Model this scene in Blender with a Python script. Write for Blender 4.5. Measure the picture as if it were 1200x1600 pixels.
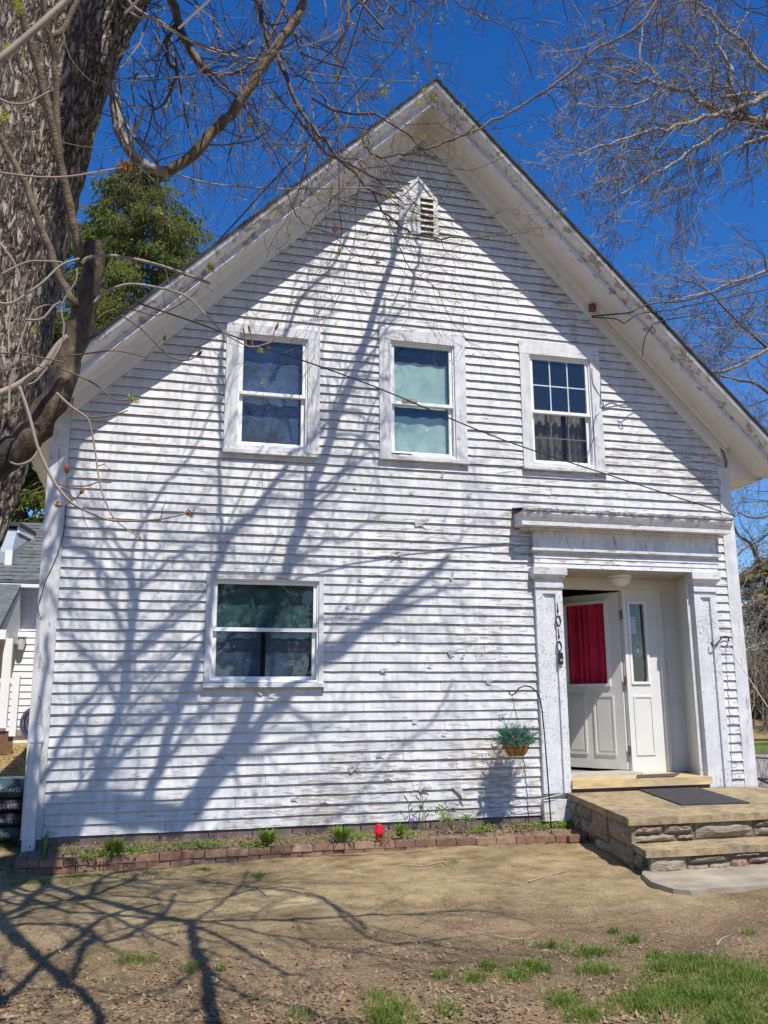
import bpy, math, random
from mathutils import Vector, Matrix, noise
R = random.Random(7)
C = bpy.context.scene.collection
scene = bpy.context.scene
for o in list(bpy.data.objects): bpy.data.objects.remove(o)

# ------------------------------------------------------------------ camera
F_PX, PITCH, YAW, ROLL = 1366.7, 0.207411785, 0.258345132, -0.00716185
CAM = Vector((0.0, -9.1301, 1.35))
_cp, _sp, _cy, _sy = math.cos(PITCH), math.sin(PITCH), math.cos(YAW), math.sin(YAW)
FWD = Vector((_sy*_cp, _cy*_cp, _sp)); _R0 = Vector((_cy, -_sy, 0)); _U0 = _R0.cross(FWD)
RIGHT = math.cos(ROLL)*_R0 + math.sin(ROLL)*_U0; UP = RIGHT.cross(FWD)
cam_data = bpy.data.cameras.new('camera'); cam = bpy.data.objects.new('camera', cam_data); C.objects.link(cam)
cam_data.sensor_fit = 'VERTICAL'; cam_data.sensor_height = 36; cam_data.lens = 36*F_PX/1600
cam_data.clip_start = 0.05; cam_data.clip_end = 2000
M = Matrix((RIGHT, UP, -FWD)).transposed().to_4x4(); M.translation = CAM
cam.matrix_world = M; scene.camera = cam
scene.render.resolution_x = 768; scene.render.resolution_y = 1024

# ------------------------------------------------------------------ sun, sky, exposure
SUN_DIR = Vector((0.22, -1.0, 1.6)).normalized()            # towards the sun
SK = Vector((0.22, -1.0, 1.6))                              # per metre of -y
w = bpy.data.worlds.new('World'); scene.world = w; w.use_nodes = True
nt = w.node_tree; bg = nt.nodes['Background']
sky = nt.nodes.new('ShaderNodeTexSky'); sky.sky_type = 'NISHITA'; sky.sun_disc = False
sky.sun_elevation = math.asin(SUN_DIR.z); sky.sun_rotation = math.atan2(SUN_DIR.x, SUN_DIR.y)
sky.altitude = 300; sky.air_density = 1.0; sky.dust_density = 0.2; sky.ozone_density = 3.0
hs = nt.nodes.new('ShaderNodeHueSaturation'); hs.inputs['Saturation'].default_value = 1.36; hs.inputs['Hue'].default_value = 0.512; hs.inputs['Value'].default_value = 2.0
nt.links.new(sky.outputs[0], hs.inputs['Color']); nt.links.new(hs.outputs[0], bg.inputs[0]); bg.inputs[1].default_value = 0.070
sd = bpy.data.lights.new('sun', 'SUN'); sd.energy = 5.0; sd.angle = math.radians(0.4); sd.color = (1, 0.94, 0.86)
so = bpy.data.objects.new('sun', sd); C.objects.link(so); so.rotation_euler = SUN_DIR.to_track_quat('Z', 'Y').to_euler(); so.location = (0, -20, 30)
scene.view_settings.view_transform = 'Standard'; scene.view_settings.look = 'None'
scene.view_settings.exposure = 0.17; scene.view_settings.gamma = 1.0; scene.view_settings.use_curve_mapping = False
scene.render.engine = 'CYCLES'
scene.cycles.max_bounces = 8; scene.cycles.transparent_max_bounces = 12

# ------------------------------------------------------------------ helpers
def at(px, py, y=0.0):
    d = FWD + RIGHT*((px-600)/F_PX) - UP*((py-800)/F_PX)
    return CAM + d*((y-CAM.y)/d.y)
def atz(px, py, z=0.0):
    d = FWD + RIGHT*((px-600)/F_PX) - UP*((py-800)/F_PX)
    return CAM + d*((z-CAM.z)/d.z)
def lerp(a, b, t): return a+(b-a)*t
def sstep(a, b, x):
    t = max(0.0, min(1.0, (x-a)/(b-a))); return t*t*(3-2*t)

class MB:
    def __init__(s): s.v = []; s.f = []
    def poly(s, pts):
        n = len(s.v); s.v += [tuple(p) for p in pts]; s.f.append(tuple(range(n, n+len(pts)))); return s
    def hexa(s, p):      # 8 corners: bottom 4 ccw, top 4
        n = len(s.v); s.v += [tuple(q) for q in p]
        for f in ((0,3,2,1),(4,5,6,7),(0,1,5,4),(1,2,6,5),(2,3,7,6),(3,0,4,7)): s.f.append(tuple(n+i for i in f))
        return s
    def box(s, x0, x1, y0, y1, z0, z1):
        return s.hexa([(x0,y0,z0),(x1,y0,z0),(x1,y1,z0),(x0,y1,z0),(x0,y0,z1),(x1,y0,z1),(x1,y1,z1),(x0,y1,z1)])
    def obox(s, c, ax, ay, az, hx, hy, hz):
        c = Vector(c); P = []
        for k in (-1, 1):
            for i, j in ((-1,-1),(1,-1),(1,1),(-1,1)): P.append(c+ax*hx*i+ay*hy*j+az*hz*k)
        return s.hexa(P)
    def prism(s, pts, off):   # pts: polygon 3D, off: vector
        n = len(s.v); m = len(pts); off = Vector(off)
        s.v += [tuple(p) for p in pts] + [tuple(Vector(p)+off) for p in pts]
        s.f.append(tuple(range(n, n+m))); s.f.append(tuple(range(n+2*m-1, n+m-1, -1)))
        for i in range(m): j = (i+1) % m; s.f.append((n+i, n+m+i, n+m+j, n+j))
        return s
    def tube(s, pts, rad, n=6, cap=True):
        pts = [Vector(p) for p in pts]
        if not isinstance(rad, (list, tuple)): rad = [rad]*len(pts)
        t0 = (pts[1]-pts[0]).normalized(); u = t0.orthogonal().normalized(); base = len(s.v)
        for i, p in enumerate(pts):
            t = (pts[min(i+1, len(pts)-1)]-pts[max(i-1, 0)])
            if t.length < 1e-9: t = t0
            t.normalize(); u = (u - t*u.dot(t))
            if u.length < 1e-6: u = t.orthogonal()
            u.normalize(); v = t.cross(u)
            for k in range(n):
                a = 2*math.pi*k/n; s.v.append(tuple(p+(u*math.cos(a)+v*math.sin(a))*rad[i]))
        for i in range(len(pts)-1):
            for k in range(n):
                a = base+i*n+k; b = base+i*n+(k+1) % n; s.f.append((a, b, b+n, a+n))
        if cap and n > 2:
            s.f.append(tuple(range(base+n-1, base-1, -1))); e = base+(len(pts)-1)*n; s.f.append(tuple(range(e, e+n)))
        return s
    def lathe(s, prof, c, n=16, axis=Vector((0,0,1))):
        c = Vector(c); u = axis.orthogonal().normalized(); v = axis.cross(u); base = len(s.v)
        for r, h in prof:
            for k in range(n):
                a = 2*math.pi*k/n; s.v.append(tuple(c+axis*h+(u*math.cos(a)+v*math.sin(a))*r))
        for i in range(len(prof)-1):
            for k in range(n):
                a = base+i*n+k; b = base+i*n+(k+1) % n; s.f.append((a, b, b+n, a+n))
        s.f.append(tuple(range(base+n-1, base-1, -1))); e = base+(len(prof)-1)*n; s.f.append(tuple(range(e, e+n)))
        return s
    def blob(s, c, r, rng, n=8, m=5, jit=.15):
        c = Vector(c); prof = []; base = len(s.v)
        for i in range(m+1):
            th = math.pi*i/m
            for k in range(n):
                a = 2*math.pi*k/n; q = 1+rng.uniform(-jit, jit)
                s.v.append((c.x+r[0]*q*math.sin(th)*math.cos(a), c.y+r[1]*q*math.sin(th)*math.sin(a), c.z+r[2]*q*math.cos(th)))
        for i in range(m):
            for k in range(n):
                a = base+i*n+k; b = base+i*n+(k+1) % n; s.f.append((a, a+n, b+n, b))
        return s
    def mesh(s, name, mat, org=(0,0,0), smooth=False):
        me = bpy.data.meshes.new(name); o = org
        me.from_pydata([(v[0]-o[0], v[1]-o[1], v[2]-o[2]) for v in s.v], [], s.f)
        if mat: me.materials.append(mat)
        if smooth: me.polygons.foreach_set('use_smooth', [True]*len(me.polygons))
        me.update(); return me

def wloc(o):
    v = Vector(o.location)
    while o.parent: o = o.parent; v += o.location
    return v
def part(name, mb, mat, parent, smooth=False, label=None, kind=None):
    org = wloc(parent) if parent else Vector((0,0,0))
    o = bpy.data.objects.new(name, mb.mesh(name, mat, org, smooth)); C.objects.link(o); o.parent = parent
    if label: o['label'] = label
    if kind: o['kind'] = kind
    return o
def inst(name, me, parent, loc, rot=(0,0,0), scale=(1,1,1), label=None):
    o = bpy.data.objects.new(name, me); C.objects.link(o); o.parent = parent
    o.location = Vector(loc)-(wloc(parent) if parent else Vector((0,0,0))); o.rotation_euler = rot; o.scale = scale
    if label: o['label'] = label
    return o
def thing(name, loc, label, cat, group=None):
    o = bpy.data.objects.new(name, None); C.objects.link(o); o.location = loc; o.empty_display_size = .2
    o['label'] = label; o['category'] = cat
    if group: o['group'] = group
    return o
def solo(name, mb, mat, loc, label, cat, group=None, smooth=False):
    o = bpy.data.objects.new(name, mb.mesh(name, mat, loc, smooth)); C.objects.link(o); o.location = loc
    o['label'] = label; o['category'] = cat
    if group: o['group'] = group
    return o
def struct(name, mb, mat, smooth=False, kind='structure'):
    o = bpy.data.objects.new(name, mb.mesh(name, mat, (0,0,0), smooth)); C.objects.link(o); o['kind'] = kind; return o

# ------------------------------------------------------------------ materials
def new_mat(name):
    m = bpy.data.materials.new(name); m.use_nodes = True; n = m.node_tree.nodes; return m, m.node_tree, n['Principled BSDF']
def pos_node(t, scale=(1,1,1), obj=False):
    if obj:
        g = t.nodes.new('ShaderNodeTexCoord'); out = g.outputs['Object']
    else:
        g = t.nodes.new('ShaderNodeNewGeometry'); out = g.outputs['Position']
    mp = t.nodes.new('ShaderNodeMapping'); mp.inputs['Scale'].default_value = scale
    t.links.new(out, mp.inputs['Vector']); return mp.outputs[0]
def noise_n(t, vec, scale, detail=4, rough=.55, dist=0):
    n = t.nodes.new('ShaderNodeTexNoise'); n.inputs['Scale'].default_value = scale; n.inputs['Detail'].default_value = detail
    n.inputs['Roughness'].default_value = rough; n.inputs['Distortion'].default_value = dist
    t.links.new(vec, n.inputs['Vector']); return n.outputs['Fac']
def ramp(t, fac, stops):
    r = t.nodes.new('ShaderNodeValToRGB'); e = r.color_ramp.elements
    while len(e) < len(stops): e.new(.5)
    for i, (p, c) in enumerate(stops):
        e[i].position = p; e[i].color = (c, c, c, 1) if isinstance(c, (int, float)) else (*c, 1)
    t.links.new(fac, r.inputs[0]); return r.outputs[0]
def mathn(t, op, a, b=None, clamp=False):
    n = t.nodes.new('ShaderNodeMath'); n.operation = op; n.use_clamp = clamp
    for i, x in enumerate((a, b)):
        if x is None: continue
        if isinstance(x, (int, float)): n.inputs[i].default_value = x
        else: t.links.new(x, n.inputs[i])
    return n.outputs[0]
def mixc(t, fac, a, b, mode='MIX'):
    n = t.nodes.new('ShaderNodeMix'); n.data_type = 'RGBA'; n.blend_type = mode
    for inp, x in ((n.inputs[0], fac), (n.inputs[6], a), (n.inputs[7], b)):
        if isinstance(x, (int, float)): inp.default_value = x
        elif isinstance(x, tuple): inp.default_value = (*x, 1)
        else: t.links.new(x, inp)
    return n.outputs[2]
def bump(t, h, strength=.5, dist=.01, prev=None):
    b = t.nodes.new('ShaderNodeBump'); b.inputs['Strength'].default_value = strength; b.inputs['Distance'].default_value = dist
    t.links.new(h, b.inputs['Height'])
    if prev: t.links.new(prev, b.inputs['Normal'])
    return b.outputs[0]
def simple(name, col, rough=.6, var=.15, scale=8, bscale=60, bstr=.3, bdist=.003, metal=0, obj=False, stretch=(1,1,1), spec=.5):
    m, t, p = new_mat(name); v = pos_node(t, stretch, obj)
    f = noise_n(t, v, scale, 5); a = tuple(c*(1-var) for c in col); b = tuple(min(1, c*(1+var)) for c in col)
    t.links.new(ramp(t, f, [(.3, a), (.7, b)]), p.inputs['Base Color'])
    p.inputs['Roughness'].default_value = rough; p.inputs['Metallic'].default_value = metal; p.inputs['Specular IOR Level'].default_value = spec
    if bstr: t.links.new(bump(t, noise_n(t, v, bscale, 4), bstr, bdist), p.inputs['Normal'])
    return m

def old_paint(name, wear=.0, tone=(.80,.81,.82), stretch=(1.0,1.0,7.0), siding=False, dirt=.2, chip_scale=2.2):
    m, t, p = new_mat(name)
    v = pos_node(t, stretch); v1 = pos_node(t, (1,1,1))
    g = t.nodes.new('ShaderNodeNewGeometry'); sp = t.nodes.new('ShaderNodeSeparateXYZ'); t.links.new(g.outputs['Position'], sp.inputs[0])
    chip = noise_n(t, v, chip_scale*2.4, 7, .62, .3)
    area = noise_n(t, v1, .9, 3, .5)
    # threshold rises with wear
    wv = mathn(t, 'ADD', mathn(t, 'MULTIPLY', mathn(t, 'SUBTRACT', area, .5), .42), wear)
    if siding:
        lowz = t.nodes.new('ShaderNodeMapRange'); t.links.new(sp.outputs['Z'], lowz.inputs[0]); lowz.inputs[1].default_value = 0; lowz.inputs[2].default_value = 1.1
        lowz.inputs[3].default_value = .085; lowz.inputs[4].default_value = 0
        rx = t.nodes.new('ShaderNodeMapRange'); t.links.new(sp.outputs['X'], rx.inputs[0]); rx.inputs[1].default_value = .8; rx.inputs[2].default_value = 3.4
        rx.inputs[3].default_value = -.03; rx.inputs[4].default_value = .035
        wv = mathn(t, 'ADD', mathn(t, 'ADD', wv, lowz.outputs[0]), rx.outputs[0])
    val = mathn(t, 'ADD', chip, wv)
    mask = ramp(t, val, [(.648, 0.0), (.662, 1.0)])
    rim = ramp(t, val, [(.59, 0.0), (.65, 1.0)])
    crack = ramp(t, noise_n(t, pos_node(t, (2.0, 2.0, 30.0)), 5, 6, .7, .6), [(.355, 1.0), (.375, 0.0)])
    d = noise_n(t, v1, 5, 6, .65); d2 = noise_n(t, pos_node(t, (3, 3, .5)), 6, 4)
    dirtc = ramp(t, mathn(t, 'ADD', mathn(t, 'MULTIPLY', d, .6), mathn(t, 'MULTIPLY', d2, .4)), [(.3, tuple(c*(1-dirt) for c in tone)), (.62, tone)])
    oi = t.nodes.new('ShaderNodeObjectInfo')
    tint = ramp(t, oi.outputs['Random'], [(0, .93), (1, 1.0)])
    base = mixc(t, 1.0, dirtc, tint, 'MULTIPLY')
    wood = ramp(t, noise_n(t, pos_node(t, (4, 4, 60)), 3, 4), [(.3, (.30,.27,.23)), (.7, (.50,.46,.40))])
    base = mixc(t, mathn(t, 'MULTIPLY', rim, .22), base, (.5, .47, .42))
    base = mixc(t, mathn(t, 'MULTIPLY', crack, .6), base, (.33, .31, .29))
    col = mixc(t, mask, base, wood)
    t.links.new(col, p.inputs['Base Color']); p.inputs['Roughness'].default_value = .55; p.inputs['Specular IOR Level'].default_value = .35
    h = mathn(t, 'SUBTRACT', 1.0, mask); h = mathn(t, 'ADD', h, mathn(t, 'MULTIPLY', rim, .6))
    b1 = bump(t, h, .9, .002); b2 = bump(t, noise_n(t, v, 22, 6, .7), .35, .004, b1)
    b3 = bump(t, noise_n(t, v1, 3, 3), .25, .03, b2)
    t.links.new(b3, p.inputs['Normal'])
    return m

def glass_mat(name, tint=(.9,.95,.95), boost=1.6):
    m = bpy.data.materials.new(name); m.use_nodes = True; t = m.node_tree; t.nodes.clear()
    out = t.nodes.new('ShaderNodeOutputMaterial'); mx = t.nodes.new('ShaderNodeMixShader'); tr = t.nodes.new('ShaderNodeBsdfTransparent'); gl = t.nodes.new('ShaderNodeBsdfGlossy')
    ge = t.nodes.new('ShaderNodeNewGeometry'); vd = t.nodes.new('ShaderNodeVectorMath'); vd.operation = 'DOT_PRODUCT'
    t.links.new(ge.outputs['Incoming'], vd.inputs[0]); t.links.new(ge.outputs['Normal'], vd.inputs[1])
    ca_ = mathn(t, 'ABSOLUTE', vd.outputs['Value']); sch = mathn(t, 'ADD', mathn(t, 'MULTIPLY', mathn(t, 'POWER', mathn(t, 'SUBTRACT', 1.0, ca_, True), 5), .92), .055)   # two-sided reflectance of a thin pane
    tr.inputs[0].default_value = (*tint, 1); gl.inputs['Roughness'].default_value = .015; gl.inputs['Color'].default_value = (.95,.97,1,1)
    v = pos_node(t, (1,1,1)); t.links.new(bump(t, noise_n(t, v, 2.5, 2), .12, .02), gl.inputs['Normal'])
    dust = ramp(t, noise_n(t, v, 40, 5, .7), [(.62, 0.0), (.75, .12)])
    df = t.nodes.new('ShaderNodeBsdfDiffuse'); df.inputs[0].default_value = (.7,.75,.75,1); m2 = t.nodes.new('ShaderNodeMixShader')
    t.links.new(mathn(t, 'MULTIPLY', sch, boost, True), mx.inputs[0]); t.links.new(tr.outputs[0], mx.inputs[1]); t.links.new(gl.outputs[0], mx.inputs[2])
    t.links.new(mathn(t, 'ADD', dust, .012), m2.inputs[0]); t.links.new(mx.outputs[0], m2.inputs[1]); t.links.new(df.outputs[0], m2.inputs[2])
    t.links.new(m2.outputs[0], out.inputs[0]); return m

MT = {}
MT['siding'] = old_paint('peeling_white_siding_paint', .012, tone=(.73,.73,.725), siding=True, dirt=.38)
MT['butt'] = simple('bare_wood_lap_shade', (.20,.18,.155), .9, .3)  # bare wood, with the shade under each lap put into its colour
MT['trim'] = old_paint('weathered_white_trim_paint', .02, tone=(.72,.725,.73), stretch=(5.0,5.0,.9), dirt=.32)
MT['trimh'] = old_paint('weathered_white_rail_paint', .04, tone=(.74,.745,.75), stretch=(1.2,2.0,6.0), dirt=.3)
MT['rake'] = old_paint('weathered_rake_paint', .045, tone=(.82,.82,.81), stretch=(1.5,2.0,1.5), dirt=.25)
MT['soffit'] = old_paint('soffit_paint', -.06, tone=(.80,.785,.75), stretch=(1.5,2,1.5), dirt=.12)
MT['pilaster'] = old_paint('cracked_pilaster_paint', .05, tone=(.73,.74,.755), stretch=(7,7,5), dirt=.22, chip_scale=3.5)
MT['vinyl'] = simple('white_vinyl', (.80,.81,.80), .4, .05, 3, 40, .1)
MT['doorpaint'] = simple('door_paint', (.70,.71,.68), .45, .05, 3, 90, .15, .001)
MT['alcove'] = simple('alcove_paint', (.68,.68,.65), .5, .06, 3, 60, .2)
MT['ceiling'] = simple('porch_ceiling_paint', (.42,.36,.28), .6, .15, 4)
MT['white'] = simple('clean_white_paint', (.80,.80,.80), .5, .04, 4)
MT['glass'] = glass_mat('window_glass')
MT['glassdoor'] = glass_mat('door_glass', (.95,.95,.95), .6)
MT['glassd'] = glass_mat('storm_glass', (.80,.90,.90), 1.1)
MT['screen'] = glass_mat('insect_screen', (.42,.40,.38), .5)
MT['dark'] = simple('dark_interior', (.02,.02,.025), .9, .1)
MT['black'] = simple('black_metal', (.012,.012,.014), .45, .3, 20)
MT['blackrub'] = simple('black_rubber', (.038,.038,.040), .75, .3, 12, 200, .6, .003)
MT['wire'] = simple('black_cable', (.02,.02,.022), .5, .2)
MT['whitewire'] = simple('white_cord', (.62,.62,.60), .5, .1)
MT['hinge'] = simple('hinge_brass', (.22,.10,.08), .4, .3, 40, metal=.6)
MT['red'] = None
MT['wood'] = simple('ochre_porch_board', (.56,.42,.22), .6, .25, 5, 40, .4, .003, stretch=(1,6,6))
MT['woodedge'] = simple('dark_purple_board', (.07,.035,.04), .6, .3)  # dark purple colour of the riser board below the threshold
MT['concrete'] = simple('weathered_concrete', (.42,.325,.185), .85, .38, 4, 160, .7, .003)
MT['walk'] = simple('grey_walkway_concrete', (.33,.285,.21), .85, .3, 4, 120, .6, .003)
MT['mortar'] = simple('mortar', (.13,.11,.085), .9, .2, 10, 90, .8, .004)
MT['found'] = simple('foundation_stone', (.16,.12,.11), .9, .35, 4, 60, .8, .006)
MT['shingle'] = simple('grey_asphalt_shingle', (.11,.12,.12), .9, .35, 7, 150, .5, .003)
MT['roofdark'] = simple('dark_asphalt_shingle', (.05,.055,.06), .9, .3, 9, 150, .6, .004)
MT['road'] = simple('grey_asphalt', (.30,.275,.25), .95, .12, 3, 120, .4, .003, spec=.1)
MT['clay'] = simple('tan_fibre_liner', (.45,.20,.05), .85, .4, 14, 60, .8, .006, obj=True)
MT['cone'] = simple('pine_cone_brown', (.16,.07,.04), .8, .4, 60)
MT['rope'] = simple('pale_rope', (.45,.42,.36), .8, .1)
MT['lawnclump'] = None

def leafmat(name, cols, rough=.55, trans=.35):
    m, t, p = new_mat(name); oi = t.nodes.new('ShaderNodeObjectInfo'); v = pos_node(t, (1,1,1))
    f = noise_n(t, v, 9, 3); f2 = noise_n(t, v, 70, 2)
    n = len(cols); st = [(.3+.4*i/(n-1), c) for i, c in enumerate(cols)]
    c = ramp(t, mathn(t, 'ADD', mathn(t, 'MULTIPLY', f, .55), mathn(t, 'MULTIPLY', f2, .45)), st)
    t.links.new(c, p.inputs['Base Color']); p.inputs['Roughness'].default_value = rough; p.inputs['Specular IOR Level'].default_value = .3
    out = t.nodes['Material Output']; tl = t.nodes.new('ShaderNodeBsdfTranslucent'); t.links.new(c, tl.inputs[0]); mx = t.nodes.new('ShaderNodeMixShader'); mx.inputs[0].default_value = trans
    t.links.new(p.outputs[0], mx.inputs[1]); t.links.new(tl.outputs[0], mx.inputs[2]); t.links.new(mx.outputs[0], out.inputs[0]); return m
MT['conifer'] = leafmat('hemlock_needles', [(.045,.065,.012),(.13,.155,.025),(.31,.32,.08)])
MT['brushleaf'] = leafmat('olive_brush', [(.09,.06,.035),(.16,.12,.06),(.20,.18,.07)])
MT['grass'] = leafmat('spring_grass', [(.08,.13,.02),(.17,.25,.04),(.34,.36,.12)])
MT['plant'] = leafmat('bright_garden_leaf', [(.08,.17,.02),(.17,.28,.03),(.27,.36,.06)])
MT['plantdull'] = leafmat('olive_garden_leaf', [(.13,.13,.05),(.22,.22,.07),(.32,.28,.12)])
MT['tulip'] = leafmat('blue_green_leaf', [(.06,.12,.05),(.12,.20,.09),(.2,.27,.14)])
MT['basketleaf'] = leafmat('blue_green_needles', [(.02,.08,.05),(.05,.17,.12),(.13,.26,.20)])
MT['bud'] = leafmat('yellow_green_bud', [(.30,.34,.03),(.45,.45,.05),(.55,.5,.1)])
MT['budred'] = leafmat('rusty_bud', [(.22,.06,.02),(.38,.13,.03),(.35,.2,.05)])
MT['straw'] = leafmat('straw', [(.30,.24,.12),(.42,.35,.20),(.5,.44,.28)], .8, .15)
MT['deadleaf'] = leafmat('dry_leaf', [(.17,.11,.055),(.30,.205,.115),(.44,.34,.21)], .8, .15)
MT['curtdark'] = simple('grey_blue_curtain', (.05,.075,.13), .9, .5, 2.5, 30, .3, .01)
MT['curtgreen'] = simple('pale_green_curtain', (.36,.48,.43), .9, .14, 3, 30, .3, .01)
MT['curtgrey'] = simple('grey_lace_curtain', (.40,.40,.40), .9, .35, 7, 30, .3, .01)
MT['curtteal'] = simple('dark_teal_curtain', (.03,.075,.075), .9, .7, 9, 60, .4, .01)
MT['curtred'] = simple('crimson_curtain', (.62,.012,.07), .8, .25, 5, 30, .2, .01)
MT['bark_young'] = simple('smooth_brown_bark', (.14,.10,.06), .8, .55, 22, 110, 1.0, .008)
MT['twig'] = simple('grey_brown_twig', (.13,.095,.075), .75, .3, 6, 0, 0)
MT['twigpale'] = simple('pale_grey_twig', (.30,.245,.19), .75, .3, 6, 80, .5, .002)
MT['twigred'] = simple('reddish_twig', (.16,.095,.07), .7, .25, 10, 0, 0)
MT['barkgrey'] = simple('pale_grey_bark', (.27,.235,.19), .85, .5, 14, 80, 1.0, .008)
MT['bluegrey'] = simple('blue_grey_siding', (.30,.36,.40), .7, .1)

m, t, p = new_mat('mottled_limb_bark'); v = pos_node(t, (1,1,.5))
c = ramp(t, noise_n(t, v, 9, 5, .65, .8), [(.36, (.02,.014,.010)), (.49, (.07,.047,.028)), (.60, (.15,.105,.058)), (.72, (.27,.22,.15))])
t.links.new(c, p.inputs['Base Color']); p.inputs['Roughness'].default_value = .85; t.links.new(bump(t, noise_n(t, v, 40, 5, .7), 1.0, .015, bump(t, noise_n(t, v, 9, 4), .8, .03)), p.inputs['Normal']); MT['limbbark'] = m
# heavy bark
m, t, p = new_mat('furrowed_maple_bark'); v = pos_node(t, (1,1,.28))
nr_ = noise_n(t, pos_node(t, (1,1,.22)), 36, 3, .5, .4); n1 = mathn(t, 'MULTIPLY', mathn(t, 'ABSOLUTE', mathn(t, 'SUBTRACT', nr_, .5)), 6.0, True); n3 = noise_n(t, v, 70, 4, .6); n2 = noise_n(t, pos_node(t, (1,1,.6)), 4, 4)
n1 = mathn(t, 'ADD', mathn(t, 'MULTIPLY', n1, .62), mathn(t, 'MULTIPLY', n3, .38))
c = ramp(t, mathn(t, 'ADD', mathn(t, 'MULTIPLY', n1, .75), mathn(t, 'MULTIPLY', n2, .25)), [(.22, (.025,.019,.015)), (.36, (.115,.09,.07)), (.52, (.27,.22,.175)), (.74, (.44,.385,.32))])
rust = ramp(t, noise_n(t, pos_node(t, (1,1,1)), 1.6, 3), [(.58, 0.0), (.68, .55)])
gz = t.nodes.new('ShaderNodeNewGeometry'); sz = t.nodes.new('ShaderNodeSeparateXYZ'); t.links.new(gz.outputs['Position'], sz.inputs[0])
mr = t.nodes.new('ShaderNodeMapRange'); t.links.new(sz.outputs['Z'], mr.inputs[0]); mr.inputs[1].default_value = 3.4; mr.inputs[2].default_value = 2.6; mr.inputs[3].default_value = 0; mr.inputs[4].default_value = 1
c = mixc(t, mathn(t, 'MULTIPLY', rust, mr.outputs[0]), c, (.14,.06,.025))
t.links.new(c, p.inputs['Base Color']); p.inputs['Roughness'].default_value = .9; p.inputs['Specular IOR Level'].default_value = .25
t.links.new(bump(t, n1, 1.0, .03), p.inputs['Normal']); MT['bark'] = m

def brickmat():
    m, t, p = new_mat('terracotta_brick'); oi = t.nodes.new('ShaderNodeObjectInfo'); v = pos_node(t, (1,1,1))
    c = ramp(t, oi.outputs['Random'], [(0, (.22,.12,.08)), (.35, (.31,.18,.115)), (.7, (.38,.26,.17)), (1, (.27,.12,.08))])
    d = ramp(t, noise_n(t, v, 14, 5), [(.35, .65), (.65, 1.05)]); c = mixc(t, 1.0, c, d, 'MULTIPLY')
    t.links.new(c, p.inputs['Base Color']); p.inputs['Roughness'].default_value = .9
    t.links.new(bump(t, noise_n(t, v, 90, 5), .7, .003), p.inputs['Normal']); return m
MT['brick'] = brickmat()
def stonemat():
    m, t, p = new_mat('rough_field_stone'); oi = t.nodes.new('ShaderNodeObjectInfo'); v = pos_node(t, (1,1,2.5))
    c = ramp(t, oi.outputs['Random'], [(0, (.33,.19,.14)), (.25, (.36,.29,.20)), (.6, (.27,.22,.16)), (1, (.42,.36,.25))])
    d = ramp(t, noise_n(t, v, 9, 6, .65), [(.32, .5), (.68, 1.15)]); c = mixc(t, 1.0, c, d, 'MULTIPLY')
    t.links.new(c, p.inputs['Base Color']); p.inputs['Roughness'].default_value = .9
    t.links.new(bump(t, noise_n(t, v, 18, 6, .65), 1.0, .02), p.inputs['Normal']); return m
MT['stone'] = stonemat()
m, t, p = new_mat('stained_concrete_slab'); v = pos_node(t, (1,1,1))
c = ramp(t, noise_n(t, v, 2.2, 6, .65, .8), [(.34, (.24,.20,.145)), (.5, (.40,.31,.18)), (.66, (.46,.36,.20))])
sd_ = ramp(t, noise_n(t, v, 11, 6, .7), [(.35, .55), (.58, 1.0)]); c = mixc(t, 1.0, c, sd_, 'MULTIPLY')
c = mixc(t, ramp(t, noise_n(t, v, 120, 3), [(.62, 0.0), (.7, .5)]), c, (.16,.13,.1))
t.links.new(c, p.inputs['Base Color']); p.inputs['Roughness'].default_value = .9; p.inputs['Specular IOR Level'].default_value = .2
t.links.new(bump(t, noise_n(t, v, 60, 6, .7), 1.0, .006, bump(t, noise_n(t, v, 7, 5), .6, .02)), p.inputs['Normal']); MT['slab'] = m
def redglass():
    m, t, p = new_mat('glossy_red_glass'); p.inputs['Base Color'].default_value = (.55,.008,.012,1); p.inputs['Roughness'].default_value = .10
    p.inputs['Coat Weight'].default_value = .6; return m
MT['red'] = redglass()
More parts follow.
